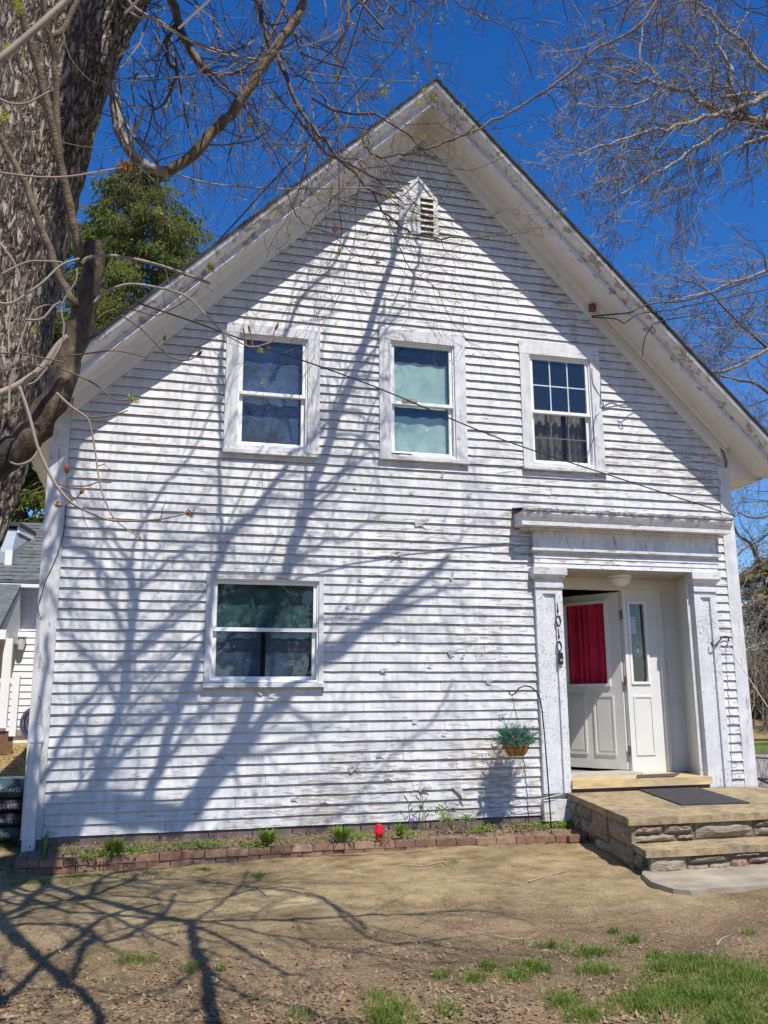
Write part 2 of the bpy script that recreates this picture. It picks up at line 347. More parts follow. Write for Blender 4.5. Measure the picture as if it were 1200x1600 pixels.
def groundmat():
    m, t, p = new_mat('bare_dirt_with_litter'); v = pos_node(t, (1,1,1))
    big = noise_n(t, v, .7, 4, .6); mid = noise_n(t, v, 3.5, 6, .65); fine = noise_n(t, v, 45, 5, .7)
    dirt = ramp(t, mathn(t, 'ADD', mathn(t, 'MULTIPLY', mid, .6), mathn(t, 'MULTIPLY', fine, .4)), [(.38, (.16,.115,.058)), (.5, (.30,.225,.12)), (.66, (.43,.35,.20))])
    brown = ramp(t, fine, [(.35, (.11,.075,.042)), (.65, (.29,.205,.12))])
    sp = t.nodes.new('ShaderNodeSeparateXYZ'); t.links.new(v, sp.inputs[0])
    near = t.nodes.new('ShaderNodeMapRange'); t.links.new(mathn(t, 'ADD', sp.outputs['Y'], mathn(t, 'MULTIPLY', big, 1.6)), near.inputs[0])
    near.inputs[1].default_value = -1.9; near.inputs[2].default_value = -2.9; near.inputs[3].default_value = 0; near.inputs[4].default_value = .85
    c = mixc(t, near.outputs[0], dirt, brown)
    pat = ramp(t, noise_n(t, v, 1.1, 5, .65, .5), [(.36, .62), (.58, 1.06)]); c = mixc(t, 1.0, c, pat, 'MULTIPLY')
    moss = ramp(t, mathn(t, 'ADD', mathn(t, 'MULTIPLY', noise_n(t, v, 1.7, 5, .6), .7), mathn(t, 'MULTIPLY', fine, .3)), [(.56, 0.0), (.66, .6)])
    left = t.nodes.new('ShaderNodeMapRange'); t.links.new(sp.outputs['X'], left.inputs[0]); left.inputs[1].default_value = 1.5; left.inputs[2].default_value = -.8; left.inputs[3].default_value = .25; left.inputs[4].default_value = 1.0
    c = mixc(t, mathn(t, 'MULTIPLY', moss, left.outputs[0]), c, (.13,.15,.035))
    back = t.nodes.new('ShaderNodeMapRange'); t.links.new(sp.outputs['Y'], back.inputs[0]); back.inputs[1].default_value = -.4; back.inputs[2].default_value = .6; back.inputs[3].default_value = 0; back.inputs[4].default_value = 1
    litter = ramp(t, noise_n(t, v, 14, 5, .7), [(.35, (.17,.13,.045)), (.5, (.34,.24,.10)), (.62, (.42,.32,.17)), (.75, (.20,.20,.06))])
    c = mixc(t, back.outputs[0], c, litter)
    speck = ramp(t, noise_n(t, v, 130, 2), [(.72, 0.0), (.76, .6)]); c = mixc(t, speck, c, (.5,.44,.34))
    t.links.new(c, p.inputs['Base Color']); p.inputs['Roughness'].default_value = .95; p.inputs['Specular IOR Level'].default_value = .2
    b = bump(t, fine, .8, .012); b = bump(t, noise_n(t, v, 160, 3), .6, .004, b); t.links.new(b, p.inputs['Normal']); return m
MT['ground'] = groundmat()
MT['soil'] = simple('garden_soil', (.20,.14,.09), .95, .45, 14, 70, 1.0, .012)

# ------------------------------------------------------------------ ground
def gh(x, y):
    z = -.10-.035*(1-sstep(-.5, 3.2, x))*sstep(-3.2, -1.2, y)
    if y > -.9:
        lw = sstep(-.75, -1.3, x); z += lw*(.05+.082*max(0, min(y, 9)+.9)+.03*max(0, y-9))
        rw = sstep(6.2, 8.5, x); z -= rw*.2*sstep(-1, 3.5, y)
    if x > 6 and y > 14: z += (y-14)*.06*sstep(6, 12, x)
    if x < -1 and y > 16: z += (y-16)*.05
    n = noise.noise(Vector((x*.9, y*.9, 0)))*.018 + noise.noise(Vector((x*4, y*4, 3)))*.006
    return z+n
def axis(segs):
    out = []
    for a, b, s in segs:
        k = max(1, int(round((b-a)/s)))
        out += [a+(b-a)*i/k for i in range(k)]
    return out+[segs[-1][1]]
xs = axis([(-400,-60,60),(-60,-12,6),(-12,-3,.7),(-3,8,.06),(8,18,.6),(18,80,6),(80,400,60)])
ys = axis([(-300,-60,60),(-60,-12,6),(-12,-6.5,.5),(-6.5,.2,.06),(.2,14,.5),(14,80,5),(80,500,60)])
g = MB(); nx = len(xs)
for y in ys:
    for x in xs:
        z = gh(x, y)
        if -6.5 < y < .2 and -3 < x < 8: z += max(0, noise.noise(Vector((x*24, y*24, 19)))-.25)*.03+noise.noise(Vector((x*17, y*17, 9)))*.006+noise.noise(Vector((x*8, y*8, 5)))*.007+noise.noise(Vector((x*2.3, y*2.3, 15)))*.012
        g.v.append((x, y, z))
for j in range(len(ys)-1):
    for i in range(nx-1):
        a = j*nx+i; g.f.append((a, a+1, a+nx+1, a+nx))
struct('ground', g, MT['ground'], True)
road = MB(); road.poly([(7.4,4.6,-.285),(60,-2,-.285),(60,9,-.285),(7.4,13,-.285)])
struct('road', road, MT['road'])
vg = MB(); vg.poly([(7.4,13.0,-.27),(60,9.0,-.27),(60,12.5,-.1),(7.4,15,-.1)]); struct('grass_verge', vg, MT['grass'])
pts = [(1003,1368),(1018,1381),(1052,1392),(1080,1395),(1115,1391),(1200,1386),(1330,1381),(1330,1344),(1200,1350),(1007,1358)]
wk = MB(); wp = [atz(a, b, -.08) for a, b in pts]; wk.prism([(p.x, p.y, -.15) for p in wp][::-1], (0,0,.085)); struct('concrete_path', wk, MT['walk'])

# ------------------------------------------------------------------ house
XL, XR, XC = -1.07, 6.83, 2.93
house = thing('house', (XC, 0, 0), 'old white clapboard gable house with peeling paint and open front door', 'house')
def zroof(x, a): return a-abs(x-XC)*.995
# window rects (outer casing x0,x1,z0,z1 / opening)
def rect(l, r, t, b, y=0.0):
    A, B, T, Bo = at(*l, y), at(*r, y), at(*t, y), at(*b, y); return [A.x, B.x, Bo.z, T.z]
W = {}
W['a'] = dict(o=rect((351.5,610),(498.7,620),(425,512),(423,711)), i=rect((371,620),(480,620),(425,526.5),(425,699)))
W['b'] = dict(o=rect((592,625),(727,625),(655,520),(655,721)), i=rect((609.5,625),(710,625),(655,537),(655,713)))
W['c'] = dict(o=rect((813.5,640),(938.5,640),(875,539),(875,736)), i=rect((828.5,640),(924,640),(875,559),(875,727)))
W['d'] = dict(o=rect((320.5,985),(504.7,985),(415,900),(415,1072)), i=rect((329.5,985),(497.5,985),(415,906.5),(415,1066)))
doorO = [4.15, 6.48, -1, 3.25]
# front wall sheathing with holes
holes = [W[k]['i'] for k in 'abcd']+[[4.46, 6.13, .1, 2.74]]
cuts = sorted({XL+.01, XR-.01, XC}|{h[0] for h in holes}|{h[1] for h in holes})
sh = MB()
for a, b in zip(cuts[:-1], cuts[1:]):
    mx = (a+b)/2; hs_ = sorted([h for h in holes if h[0] < mx < h[1]], key=lambda h: h[2]); z = 0.05
    for h in hs_:
        if h[2] > z: sh.box(a, b, .004, .03, z, h[2])
        z = h[3]
    sh.prism([(a,.004,z),(b,.004,z),(b,.004,zroof(b,8.25)),(a,.004,zroof(a,8.25))], (0,.026,0))
part('wall', sh, MT['siding'], house)
sw = MB(); sw.box(XL+.01, XL+.05, .03, 10, -.3, 4.3); sw.box(XR-.05, XR-.01, .03, 10, -.3, 4.3)
sw.prism([(XL,10,-.3),(XR,10,-.3),(XR,10,4.4),(XC,10,8.3),(XL,10,4.4)], (0,-.04,0)); part('side_wall', sw, MT['siding'], house)
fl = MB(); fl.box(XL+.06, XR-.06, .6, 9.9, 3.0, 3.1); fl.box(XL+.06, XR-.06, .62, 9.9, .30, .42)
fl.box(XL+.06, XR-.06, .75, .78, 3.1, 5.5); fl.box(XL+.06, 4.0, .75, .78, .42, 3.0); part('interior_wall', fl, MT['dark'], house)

# clapboards: shared board meshes, scaled in length
E_ = .1016
def board_mesh(k):
    rr = random.Random(k); b = MB(); n = 10; P = []
    for i in range(n+1):
        x = i/n; w1 = rr.uniform(-.0024, .0024); w2 = rr.uniform(-.0012, .0012)
        P.append([(x,0,w1), (x,-.027+w2,w1), (x,-.0255+w2,.004+w1), (x,-.005,.112), (x,0,.112)])
    for row in P: b.v += row
    for i in range(n):
        for k2 in range(5):
            a = i*5+k2; c2 = i*5+(k2+1) % 5; b.f.append((a, a+5, c2+5, c2))
    b.f.append((0,1,2,3,4)); b.f.append(tuple(range(n*5+4, n*5-1, -1)))
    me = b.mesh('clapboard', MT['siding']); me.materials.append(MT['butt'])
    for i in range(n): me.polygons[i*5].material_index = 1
    return me
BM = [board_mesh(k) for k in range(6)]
BI0, BI1 = -.905, 6.685
nb = 0; z = .085; k = 0
while z < 7.93:
    ztop = z+E_
    x0, x1 = BI0, BI1
    half = (8.03-(z+.03))/.995
    x0 = max(x0, XC-half); x1 = min(x1, XC+half)
    spans = [(x0, x1)]
    for key in 'abcd':
        o, i_ = W[key]['o'], W[key]['i']
        if ztop > i_[2]-.03 and z < i_[3]+.03:
            ns = []
            for a, b in spans:
                if o[0] > a and o[1] < b: ns += [(a, o[0]-.001), (o[1]+.001, b)]
                else: ns.append((a, b))
            spans = ns
    if z < 3.22:
        ns = []
        for a, b in spans:
            if a < 4.16 < b: ns.append((a, 4.155)); 
            elif b < 4.2: ns.append((a, b))
            if b > 6.48: ns.append((6.47, b))
        spans = ns
    for a, b in spans:
        L = b-a
        if L < .03: continue
        nj = 0 if L < 2.2 else (1 if L < 5 or R.random() < .75 else 2)
        js = sorted(R.uniform(a+.5, b-.5) for _ in range(nj)); js = [a]+js+[b]
        for p, q in zip(js[:-1], js[1:]):
            if q-p < .03: continue
            tilt = R.gauss(0, .0006); dz = R.gauss(0, .0018)
            if R.random() < .06: dz -= .006
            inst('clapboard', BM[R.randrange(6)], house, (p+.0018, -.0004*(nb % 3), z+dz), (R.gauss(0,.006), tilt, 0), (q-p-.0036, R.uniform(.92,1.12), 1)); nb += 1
    z += E_; k += 1
print('clapboards', nb)

# corner boards
cb = MB(); cb.box(XL, -.905, -.028, .003, .07, 4.10); cb.box(XL-.022, XL, -.028, .14, .07, 4.12); part('corner_board', cb, MT['trim'], house)
cb = MB(); cb.box(6.685, XR, -.028, .003, .0, 4.10); cb.box(XR, XR+.022, -.028, .14, .0, 4.12); part('corner_board', cb, MT['trim'], house)
# sweep along both rake slopes
def sweep(prof, x0, x1, side, n=14, wob=0.0, seed=1):
    b = MB(); m_ = len(prof); rr = random.Random(seed)
    for i in range(n+1):
        u = lerp(x0, x1, i/n)
        for (y, zo) in prof:
            wz = rr.gauss(0, wob) if wob else 0
            b.v.append((XC+side*u, y+wz*.5, zo-u*.995+wz))
    for i in range(n):
        for j in range(m_):
            a = i*m_+j; c2 = i*m_+(j+1) % m_; b.f.append((a, a+m_, c2+m_, c2) if side > 0 else (a, c2, c2+m_, a+m_))
    b.f.append(tuple(range(m_))); b.f.append(tuple(range(n*m_+m_-1, n*m_-1, -1)))
    return b
UE = 4.30
for s, nm in ((-1, 'left'), (1, 'right')):
    part('frieze_board', sweep([(-.032,8.01),(-.032,8.27),(.002,8.27),(.002,8.01)], 0, 3.82, s), MT['soffit'], house)
    part('bed_moulding', sweep([(-.06,8.225),(-.085,8.262),(-.0325,8.262),(-.0325,8.19),(-.04,8.19)], 0, 3.9, s), MT['soffit'], house)
    part('soffit', sweep([(.0,8.262),(-.44,8.215),(-.44,8.25),(0,8.30)], 0, UE, s), MT['soffit'], house)
    part('fascia', sweep([(-.43,8.205),(-.452,8.197),(-.460,8.205),(-.460,8.225),(-.447,8.235),(-.447,8.32),(-.43,8.32)], 0, UE, s, 40, .0018, 5), MT['rake'], house)
    part('crown_moulding', sweep([(-.4475,8.285),(-.462,8.285),(-.480,8.297),(-.515,8.315),(-.548,8.338),(-.570,8.365),(-.580,8.392),(-.4475,8.392)], 0, UE, s, 40, .001, 6), MT['rake'], house)
    part('rake_fillet', sweep([(-.43,8.3925),(-.572,8.3925),(-.572,8.432),(-.43,8.432)], 0, UE+.02, s), MT['rake'], house)
    part('roof_edge', sweep([(-.60,8.433),(-.605,8.462),(-.3,8.475),(-.3,8.433)], 0, UE+.06, s, 60, .002, 7), MT['roofdark'], house)
    rf = MB(); x1 = XC+s*(UE+.06); x0 = XC
    rf.prism([(x0,-.35,8.468),(x1,-.35,8.468-(UE+.06)*.995),(x1,10.3,8.468-(UE+.06)*.995),(x0,10.3,8.468)][::(1 if s > 0 else -1)], (0,0,-.12)); part('roof', rf, MT['roofdark'], house)
    ex = XR if s > 0 else XL
    eb = MB(); a, b = sorted((ex+s*.024, XC+s*(UE-.01)))
    eb.box(a, b, -.025, 10.2, 3.95, 4.06); part('eave_box', eb, MT['soffit'], house)
    part('eave_return', MB().prism([(ex+s*.024,-.02,4.0605),(XC+s*(UE-.01),-.02,4.0605),(ex+s*.024,-.02,8.262-(abs(ex-XC)+.024)*.995)], (0,.10,0)), MT['soffit'], house)
    ef = MB(); a, b = sorted((XC+s*(UE-.008), XC+s*(UE+.03))); ef.box(a, b, -.46, 10.25, 3.95, 4.14); part('eave_fascia', ef, MT['rake'], house)
# gable vent
v0 = at(646,277); vb = at(655,369); vl = at(624,330); vr = at(681,330)
vent = part('gable_vent', MB().prism([(vl.x,-.034,vb.z),(vr.x,-.034,vb.z),(vr.x,-.034,v0.z-.30),((vl.x+vr.x)/2,-.034,v0.z-.03),(vl.x,-.034,v0.z-.30)], (0,.03,0)), MT['trimh'], house)
xm = (vl.x+vr.x)/2
for x_a, x_b in ((vl.x-.012, vl.x+.045), (xm-.03, xm+.02), (vr.x-.045, vr.x+.012)):
    part('vent_stile', MB().box(x_a, x_b, -.044, -.0345, vb.z-.01, v0.z-.31), MT['trimh'], vent)
for sg in (-1, 1):
    a = Vector((xm, -.050, v0.z-.01)); b = Vector((xm+sg*(vr.x-xm+.01), -.050, v0.z-.29)); d = (b-a).normalized(); nrm = Vector((d.z, 0, -d.x))*sg
    part('vent_hood', MB().prism([a, b, b+nrm*.035*1, a+Vector((0,0,-.05))], (0,.015,0)), MT['trimh'], vent)
nl = 7; zs0, zs1 = vb.z+.02, v0.z-.30
part('vent_opening', MB().box(xm+.021, vr.x-.046, -.0385, -.0345, zs0-.02, zs1+.03), simple('vent_opening_dark', (.085,.055,.045), .9), vent)  # dark of the open louvre put into a flat brown panel
for q in range(nl):
    zz = lerp(zs0, zs1, q/(nl-1)); part('slat', MB().hexa([(xm+.022,-.056,zz),(vr.x-.047,-.056,zz),(vr.x-.047,-.039,zz+.022),(xm+.022,-.039,zz+.022),(xm+.022,-.056,zz+.014),(vr.x-.047,-.056,zz+.014),(vr.x-.047,-.039,zz+.036),(xm+.022,-.039,zz+.036)]), simple('bare_slat', (.62,.58,.50), .8) if q == 0 else bpy.data.materials['bare_slat'], vent)

def wavy(x0, x1, y, z0, z1, n=26, amp=.02, cyc=6, seed=1, topw=0.0):
    b = MB(); rr = random.Random(seed); ph = rr.uniform(0, 6); rows = 5
    for j in range(rows+1):
        for i in range(n+1):
            u = i/n; tt = j/rows
            zt = z1+(topw*math.sin(u*23+ph)+topw*.6*math.sin(u*9+ph) if topw else 0)
            b.v.append((lerp(x0, x1, u), y+amp*math.sin(u*cyc*6.283+ph+.5*math.sin(tt*2))*(1-.3*tt), lerp(z0, zt, tt)))
    for j in range(rows):
        for i in range(n): a = j*(n+1)+i; b.f.append((a, a+1, a+n+2, a+n+1))
    return b
def make_window(key, lab, rail_px, head=True, muntin=None, frame_w=.045):
    o, i_ = W[key]['o'], W[key]['i']; x0, x1, z0, z1 = i_; rz = at(*rail_px, .02).z
    # frame in the opening
    f = MB(); fw = frame_w
    f.box(x0, x0+.018, -.012, .09, z0, z1); f.box(x1-.018, x1, -.012, .09, z0, z1); f.box(x0+.018, x1-.018, -.012, .09, z1-.018, z1); f.box(x0+.018, x1-.018, -.02, .09, z0, z0+.02)
    win = part('window', f, MT['vinyl'], house, label=lab)
    # casings
    side = MT['trim']
    part('casing', MB().box(o[0], x0, -.036, .002, o[2]+.03, o[3]-(o[3]-z1)), side, win)
    part('casing', MB().box(x1, o[1], -.0365, .002, o[2]+.03, o[3]-(o[3]-z1)), side, win)
    part('casing', MB().box(o[0]-.003, o[1]+.003, -.038, .002, z1, o[3]), MT['trimh'], win)
    part('sill', MB().hexa([(o[0]-.012,-.075,o[2]-.012),(o[1]+.012,-.075,o[2]-.012),(o[1]+.012,.0,o[2]-.012),(o[0]-.012,.0,o[2]-.012),(o[0]-.012,-.075,o[2]+.026),(o[1]+.012,-.075,o[2]+.026),(o[1]+.012,.0,o[2]+.036),(o[0]-.012,.0,o[2]+.036)]), MT['trimh'], win)
    part('casing', MB().box(x0, x1, -.03, .002, o[2]+.037, z0), MT['trimh'], win)
    a, b = x0+.02, x1-.02
    def sash(za, zb, y, bw):
        s = MB(); s.box(a, a+bw, y, y+.028, za, zb); s.box(b-bw, b, y, y+.028, za, zb); s.box(a+bw, b-bw, y, y+.028, zb-bw*.8, zb); s.box(a+bw, b-bw, y, y+.028, za, za+bw*.9)
        part('sash', s, MT['vinyl'], win)
        part('pane', MB().poly([(a+bw-.004,y+.015,za+.01),(b-bw+.004,y+.015,za+.01),(b-bw+.004,y+.015,zb-.01),(a+bw-.004,y+.015,zb-.01)]), MT['screen'] if (key == 'c' and y > .03) else (MT['glassd'] if key == 'd' else MT['glass']), win)
        if muntin:
            for q in range(1, muntin[0]):
                xx = lerp(a+bw, b-bw, q/muntin[0]); part('muntin', MB().box(xx-.007, xx+.007, y+.017, y+.026, za+bw*.9, zb-bw*.8), MT['vinyl'], win)
            zz = (za+zb)/2; part('muntin', MB().box(a+bw, b-bw, y+.0175, y+.0255, zz-.007, zz+.007), MT['vinyl'], win)
    sash(rz-.012, z1-.02, .008, .034); sash(z0+.022, rz+.014, .042, .040)
    part('meeting_rail', MB().box(a, b, .000, .04, rz-.02, rz+.014), MT['vinyl'], win)
    return win, (a, b, z0, z1, rz)
wa, ga = make_window('a', 'dark left upstairs window with sky reflected', (425,617))
part('curtain', wavy(ga[0], ga[1], .13, ga[2], ga[3]-.02, amp=.006, cyc=3, seed=3), MT['curtdark'], wa)
wb, gb = make_window('b', 'middle upstairs window with pale green curtains', (655,632))
part('curtain', wavy(gb[0], gb[1]-.03, .11, gb[4]-.02, lerp(gb[4], gb[3], .72), amp=.006, cyc=3, seed=5, topw=.007), MT['curtgreen'], wb)
part('curtain', wavy(gb[0], gb[1], .12, gb[2], lerp(gb[2], gb[4], .80), amp=.008, cyc=3, seed=8, topw=.009), MT['curtgreen'], wb)
a_ = at(641,625,.0); part('wood_block', MB().box(a_.x-.10, a_.x+.08, -.015, .012, gb[4]+.0145, gb[4]+.045), simple('tan_wood_block', (.42,.33,.24), .7), wb)
part('painted_sill_gap', MB().box(gb[0]-.02, gb[0]+.22, -.03, -.0205, gb[2]+.002, gb[2]+.014), MT['black'], wb)  # black strip painted in for the shaded gap at the sill
wc, gc = make_window('c', 'right upstairs window divided into small panes', (875,646), muntin=(3,2))
part('curtain', wavy(gc[0]+.03, gc[1]-.32, .14, gc[2], gc[4]+.02, amp=.02, cyc=4, seed=11), MT['curtgrey'], wc)
part('curtain', wavy(gc[1]-.26, gc[1]-.04, .14, gc[2], gc[4]+.02, amp=.02, cyc=3, seed=12), MT['curtgrey'], wc)
wd, gd = make_window('d', 'wide ground floor window with dark curtains', (415,984))
part('curtain', wavy(gd[0], gd[1], .12, gd[4], gd[3]-.02, amp=.005, cyc=5, seed=13), MT['curtteal'], wd)
part('curtain', wavy(gd[0]+.02, (gd[0]+gd[1])/2-.03, .13, gd[2], gd[4]-.02, amp=.006, cyc=3, seed=14), MT['curtdark'], wd)
part('curtain', wavy((gd[0]+gd[1])/2+.02, gd[1]-.03, .13, gd[2], gd[4]-.02, amp=.006, cyc=3, seed=15), MT['curtdark'], wd)

# ---- entrance surround
def pilaster(x0, x1, lab):
    yb = -.075
    p_ = MB(); p_.box(x0, x0+.085, yb, .0, .31, 2.53); p_.box(x1-.085, x1, yb, .0, .31, 2.53); p_.box(x0+.085, x1-.085, yb+.028, .0, .31, 2.47); p_.box(x0+.085, x1-.085, yb, .0, 2.47, 2.53)
    p_.box(x0+.085, x0+.115, yb+.014, yb+.028, .31, 2.44)
    pl = part('pilaster', p_, MT['pilaster'], house, label=lab)
    part('capital', MB().box(x0-.01, x1+.01, -.095, 0, 2.535, 2.575).box(x0-.004, x1+.004, -.085, 0, 2.5755, 2.632).hexa([(x0-.01,-.09,2.633),(x1+.01,-.09,2.633),(x1+.01,0,2.633),(x0-.01,0,2.633),(x0-.045,-.135,2.68),(x1+.045,-.135,2.68),(x1+.045,0,2.68),(x0-.045,0,2.68)]).box(x0-.045, x1+.045, -.14, 0, 2.681, 2.762), MT['trimh'], pl)
    part('plinth', MB().box(x0-.012, x1+.012, -.09, 0, .03, .245), MT['trimh'], pl)
    return pl
PL0, PL1 = at(840,1000,-.075).x, at(882,1000,-.075).x
PR0, PR1 = at(1094,1050,-.075).x, at(1129,1050,-.075).x
print('pil', PL0, PL1, PR0, PR1)
plL = pilaster(PL0, PL1, 'left pilaster with black house numbers'); plR = pilaster(PR0, PR1, 'right pilaster with grooved face')
EX0, EX1 = at(834,860,-.08).x, at(1119,865,-.08).x
ent = part('entablature', MB().box(EX0, EX1, -.08, -.001, 2.975, 3.22), MT['trim'], house)
part('ledge_moulding', MB().box(EX0-.035, EX1+.035, -.125, 0, 2.955, 2.985).box(EX0-.015, EX1+.015, -.10, 0, 2.93, 2.9545), MT['trimh'], ent)
for q in range(3):
    zz = 2.763+q*.0555; part('board', MB().hexa([(EX0,-.088,zz+.001),(EX1,-.088,zz+.001),(EX1,-.0,zz+.001),(EX0,0,zz+.001),(EX0,-.078,zz+.054),(EX1,-.078,zz+.054),(EX1,0,zz+.054),(EX0,0,zz+.054)]), MT['trimh'], ent)
CX0, CX1 = at(818,805,-.3).x, at(1144,812,-.3).x; ct = at(830,797,-.3).z; cbz = at(830,819,-.28).z
print('cornice', CX0, CX1, ct, cbz)
co = part('cornice', MB().prism([(CX0,-.02,cbz),(CX0,-.255,cbz),(CX0,-.255,cbz+.05),(CX0,-.262,cbz+.055),(CX0,-.285,cbz+.095),(CX0,-.30,cbz+.125),(CX0,-.30,cbz+.15),(CX0,-.02,cbz+.15)][::-1], (CX1-CX0,0,0)), MT['trimh'], house)
part('cornice_soffit_band', MB().box(CX0+.06, CX1-.06, -.13, -.001, cbz-.03, cbz-.002), MT['trim'], co)
fl_ = MB(); rr = random.Random(3); n = 70
for i in range(n+1):
    x = lerp(CX0-.015, CX1+.015, i/n); yy = -.315+rr.uniform(-.01,.008); zz = cbz+.151
    fl_.v += [(x, yy, zz+rr.uniform(0,.006)), (x, yy, zz+.018+rr.uniform(0,.02)), (x, -.01, zz+.085), (x, -.01, zz)]
for i in range(n):
    for j in range(4): a = i*4+j; b = i*4+(j+1) % 4; fl_.f.append((a, b, b+4, a+4))
part('cornice_roof', fl_, simple('worn_roll_roofing', (.26,.25,.23), .9, .7, 22, 60, 1, .01), co)

# recess: walls, ceiling, back wall
YB = .52
RX1 = at(1078,1203,YB).x
FZ = .44
rc = MB(); rc.hexa([(PR0,-.01,FZ-.1),(PR0+.03,-.01,FZ-.1),(RX1+.03,YB+.02,FZ-.1),(RX1,YB+.02,FZ-.1),(PR0,-.01,2.74),(PR0+.03,-.01,2.74),(RX1+.03,YB+.02,2.74),(RX1,YB+.02,2.74)])
part('recess_wall', rc, MT['alcove'], house); part('recess_wall', MB().box(PL1-.03, PL1, -.01, YB+.02, FZ-.1, 2.74), MT['alcove'], house)
part('recess_trim', MB().prism([(PR0-.001,.0,FZ),(PR0-.02,.0,FZ),(PR0+.005,.13,FZ),(PR0+.028,.13,FZ)], (0,0,2.1)), MT['alcove'], house)
part('recess_ceiling', MB().box(PL1-.03, RX1+.05, -.07, YB+.02, 2.741, 2.762), MT['ceiling'], house)
HZ = at(960,922,YB).z; hx = at(979,1205.5,YB); dh_top = HZ-.015
part('door_head', MB().box(PL1, RX1, YB-.03, YB+.06, HZ, 2.7405), MT['alcove'], house)
SLx0, SLx1 = at(989,1100,YB).x, at(1036,1100,YB).x
print('sidelight', SLx0, SLx1, RX1, HZ)
# sidelight
gx0, gx1 = at(986,1000,YB-.01).x, at(1009,1000,YB-.01).x; gz0, gz1 = at(1003,1065,YB).z, at(998,944,YB).z
sl = MB(); sl.box(SLx0-.015, gx0-.03, YB, YB+.05, FZ, HZ); sl.box(gx1+.03, SLx1, YB, YB+.05, FZ, HZ); sl.box(gx0-.03, gx1+.03, YB, YB+.05, gz1+.03, HZ); sl.box(gx0-.03, gx1+.03, YB, YB+.05, FZ, gz0-.03)
side = part('sidelight', sl, MT['doorpaint'], house)
def ring(x0, x1, z0, z1, y0, y1, w_):
    return MB().box(x0, x0+w_, y0, y1, z0, z1).box(x1-w_, x1, y0, y1, z0, z1).box(x0+w_, x1-w_, y0, y1, z1-w_, z1).box(x0+w_, x1-w_, y0, y1, z0, z0+w_)
part('glass_frame', ring(gx0-.03, gx1+.03, gz0-.03, gz1+.03, YB-.018, YB+.03, .03), MT['white'], side)
part('pane', MB().poly([(gx0,YB+.01,gz0),(gx1,YB+.01,gz0),(gx1,YB+.01,gz1),(gx0,YB+.01,gz1)]), MT['glass'], side)
pz1, pz0 = gz0-.17, FZ+.2
part('panel_moulding', ring(gx0-.015, gx1+.035, pz0, pz1, YB-.012, YB+.004, .018), MT['doorpaint'], side)
part('raised_panel', MB().hexa([(gx0+.01,YB-.003,pz0+.025),(gx1+.01,YB-.003,pz0+.025),(gx1+.01,YB+.01,pz0+.025),(gx0+.01,YB+.01,pz0+.025),(gx0+.01,YB-.003,pz1-.025),(gx1+.01,YB-.003,pz1-.025),(gx1+.01,YB+.01,pz1-.025),(gx0+.01,YB+.01,pz1-.025)]), MT['doorpaint'], side)
part('post', MB().box(SLx0-.07, SLx0-.016, YB-.02, YB+.06, FZ, HZ), MT['doorpaint'], side)
part('paper_notice', MB().poly([(gx0+.01,YB+.03,gz1-.36),(gx0+.10,YB+.03,gz1-.36),(gx0+.10,YB+.03,gz1-.16),(gx0+.01,YB+.03,gz1-.16)]), simple('grey_paper', (.30,.32,.36), .8, .4, 60), side)
part('mullion', MB().box(SLx1+.001, SLx1+.045, YB-.035, YB+.06, FZ, HZ), MT['doorpaint'], house)
pn = part('side_panel', MB().box(SLx1+.046, RX1+.04, YB+.002, YB+.05, FZ, HZ), MT['alcove'], house)
for q, rr_ in (((1041,1083), .016), ((1053,1088), .018)):
    c_ = at(*q, YB); part('lock_plate', MB().lathe([(rr_,0),(rr_*.9,.012),(rr_*.4,.02)], (c_.x, YB+.002, c_.z), 14, Vector((0,-1,0))), MT['hinge'] if q[0] < 1045 else MT['white'], pn)
# the open door
HX = at(978,1100,YB).x; th = math.radians(58); dv = Vector((-math.cos(th), math.sin(th), 0)); dn = Vector((-math.sin(th), -math.cos(th), 0))
DO = Vector((HX-.012, YB+.03, 0)); DZ0, DZ1 = FZ+.035, HZ-.02; DW = .91
def dbox(mb, s0, s1, z0, z1, n0, n1):
    P = [];
    for zz in (z0, z1):
        for s_, n_ in ((s1,n1),(s0,n1),(s0,n0),(s1,n0)): q = DO+dv*s_+dn*n_; P.append((q.x, q.y, zz))
    return mb.hexa(P)
gs0, gs1 = .19, .75; dgz0, dgz1 = at(915,1068,YB+.1).z, at(915,943,YB+.3).z
print('doorglass', dgz0, dgz1, DZ0, DZ1)
d_ = MB(); dbox(d_, 0, gs0, DZ0, DZ1, -.04, 0); dbox(d_, gs1, DW, DZ0, DZ1, -.04, 0); dbox(d_, gs0, gs1, dgz1, DZ1, -.04, 0); dbox(d_, gs0, gs1, DZ0, dgz0, -.04, 0)
door = part('door', d_, MT['doorpaint'], house, label='white door standing open with a red curtain in its window')
def dring(s0, s1, z0, z1, n0, n1, w_):
    b = MB(); dbox(b, s0, s0+w_, z0, z1, n0, n1); dbox(b, s1-w_, s1, z0, z1, n0, n1); dbox(b, s0+w_, s1-w_, z1-w_, z1, n0, n1); dbox(b, s0+w_, s1-w_, z0, z0+w_, n0, n1); return b
part('window_frame', dring(gs0-.035, gs1+.035, dgz0-.035, dgz1+.035, .001, .016, .035), MT['white'], door)
q = [DO+dv*s_+dn*(-.015) for s_ in (gs0, gs1)]
part('pane', MB().poly([(q[1].x,q[1].y,dgz0),(q[0].x,q[0].y,dgz0),(q[0].x,q[0].y,dgz1),(q[1].x,q[1].y,dgz1)]), MT['glassdoor'], door)
cu = MB(); n = 60
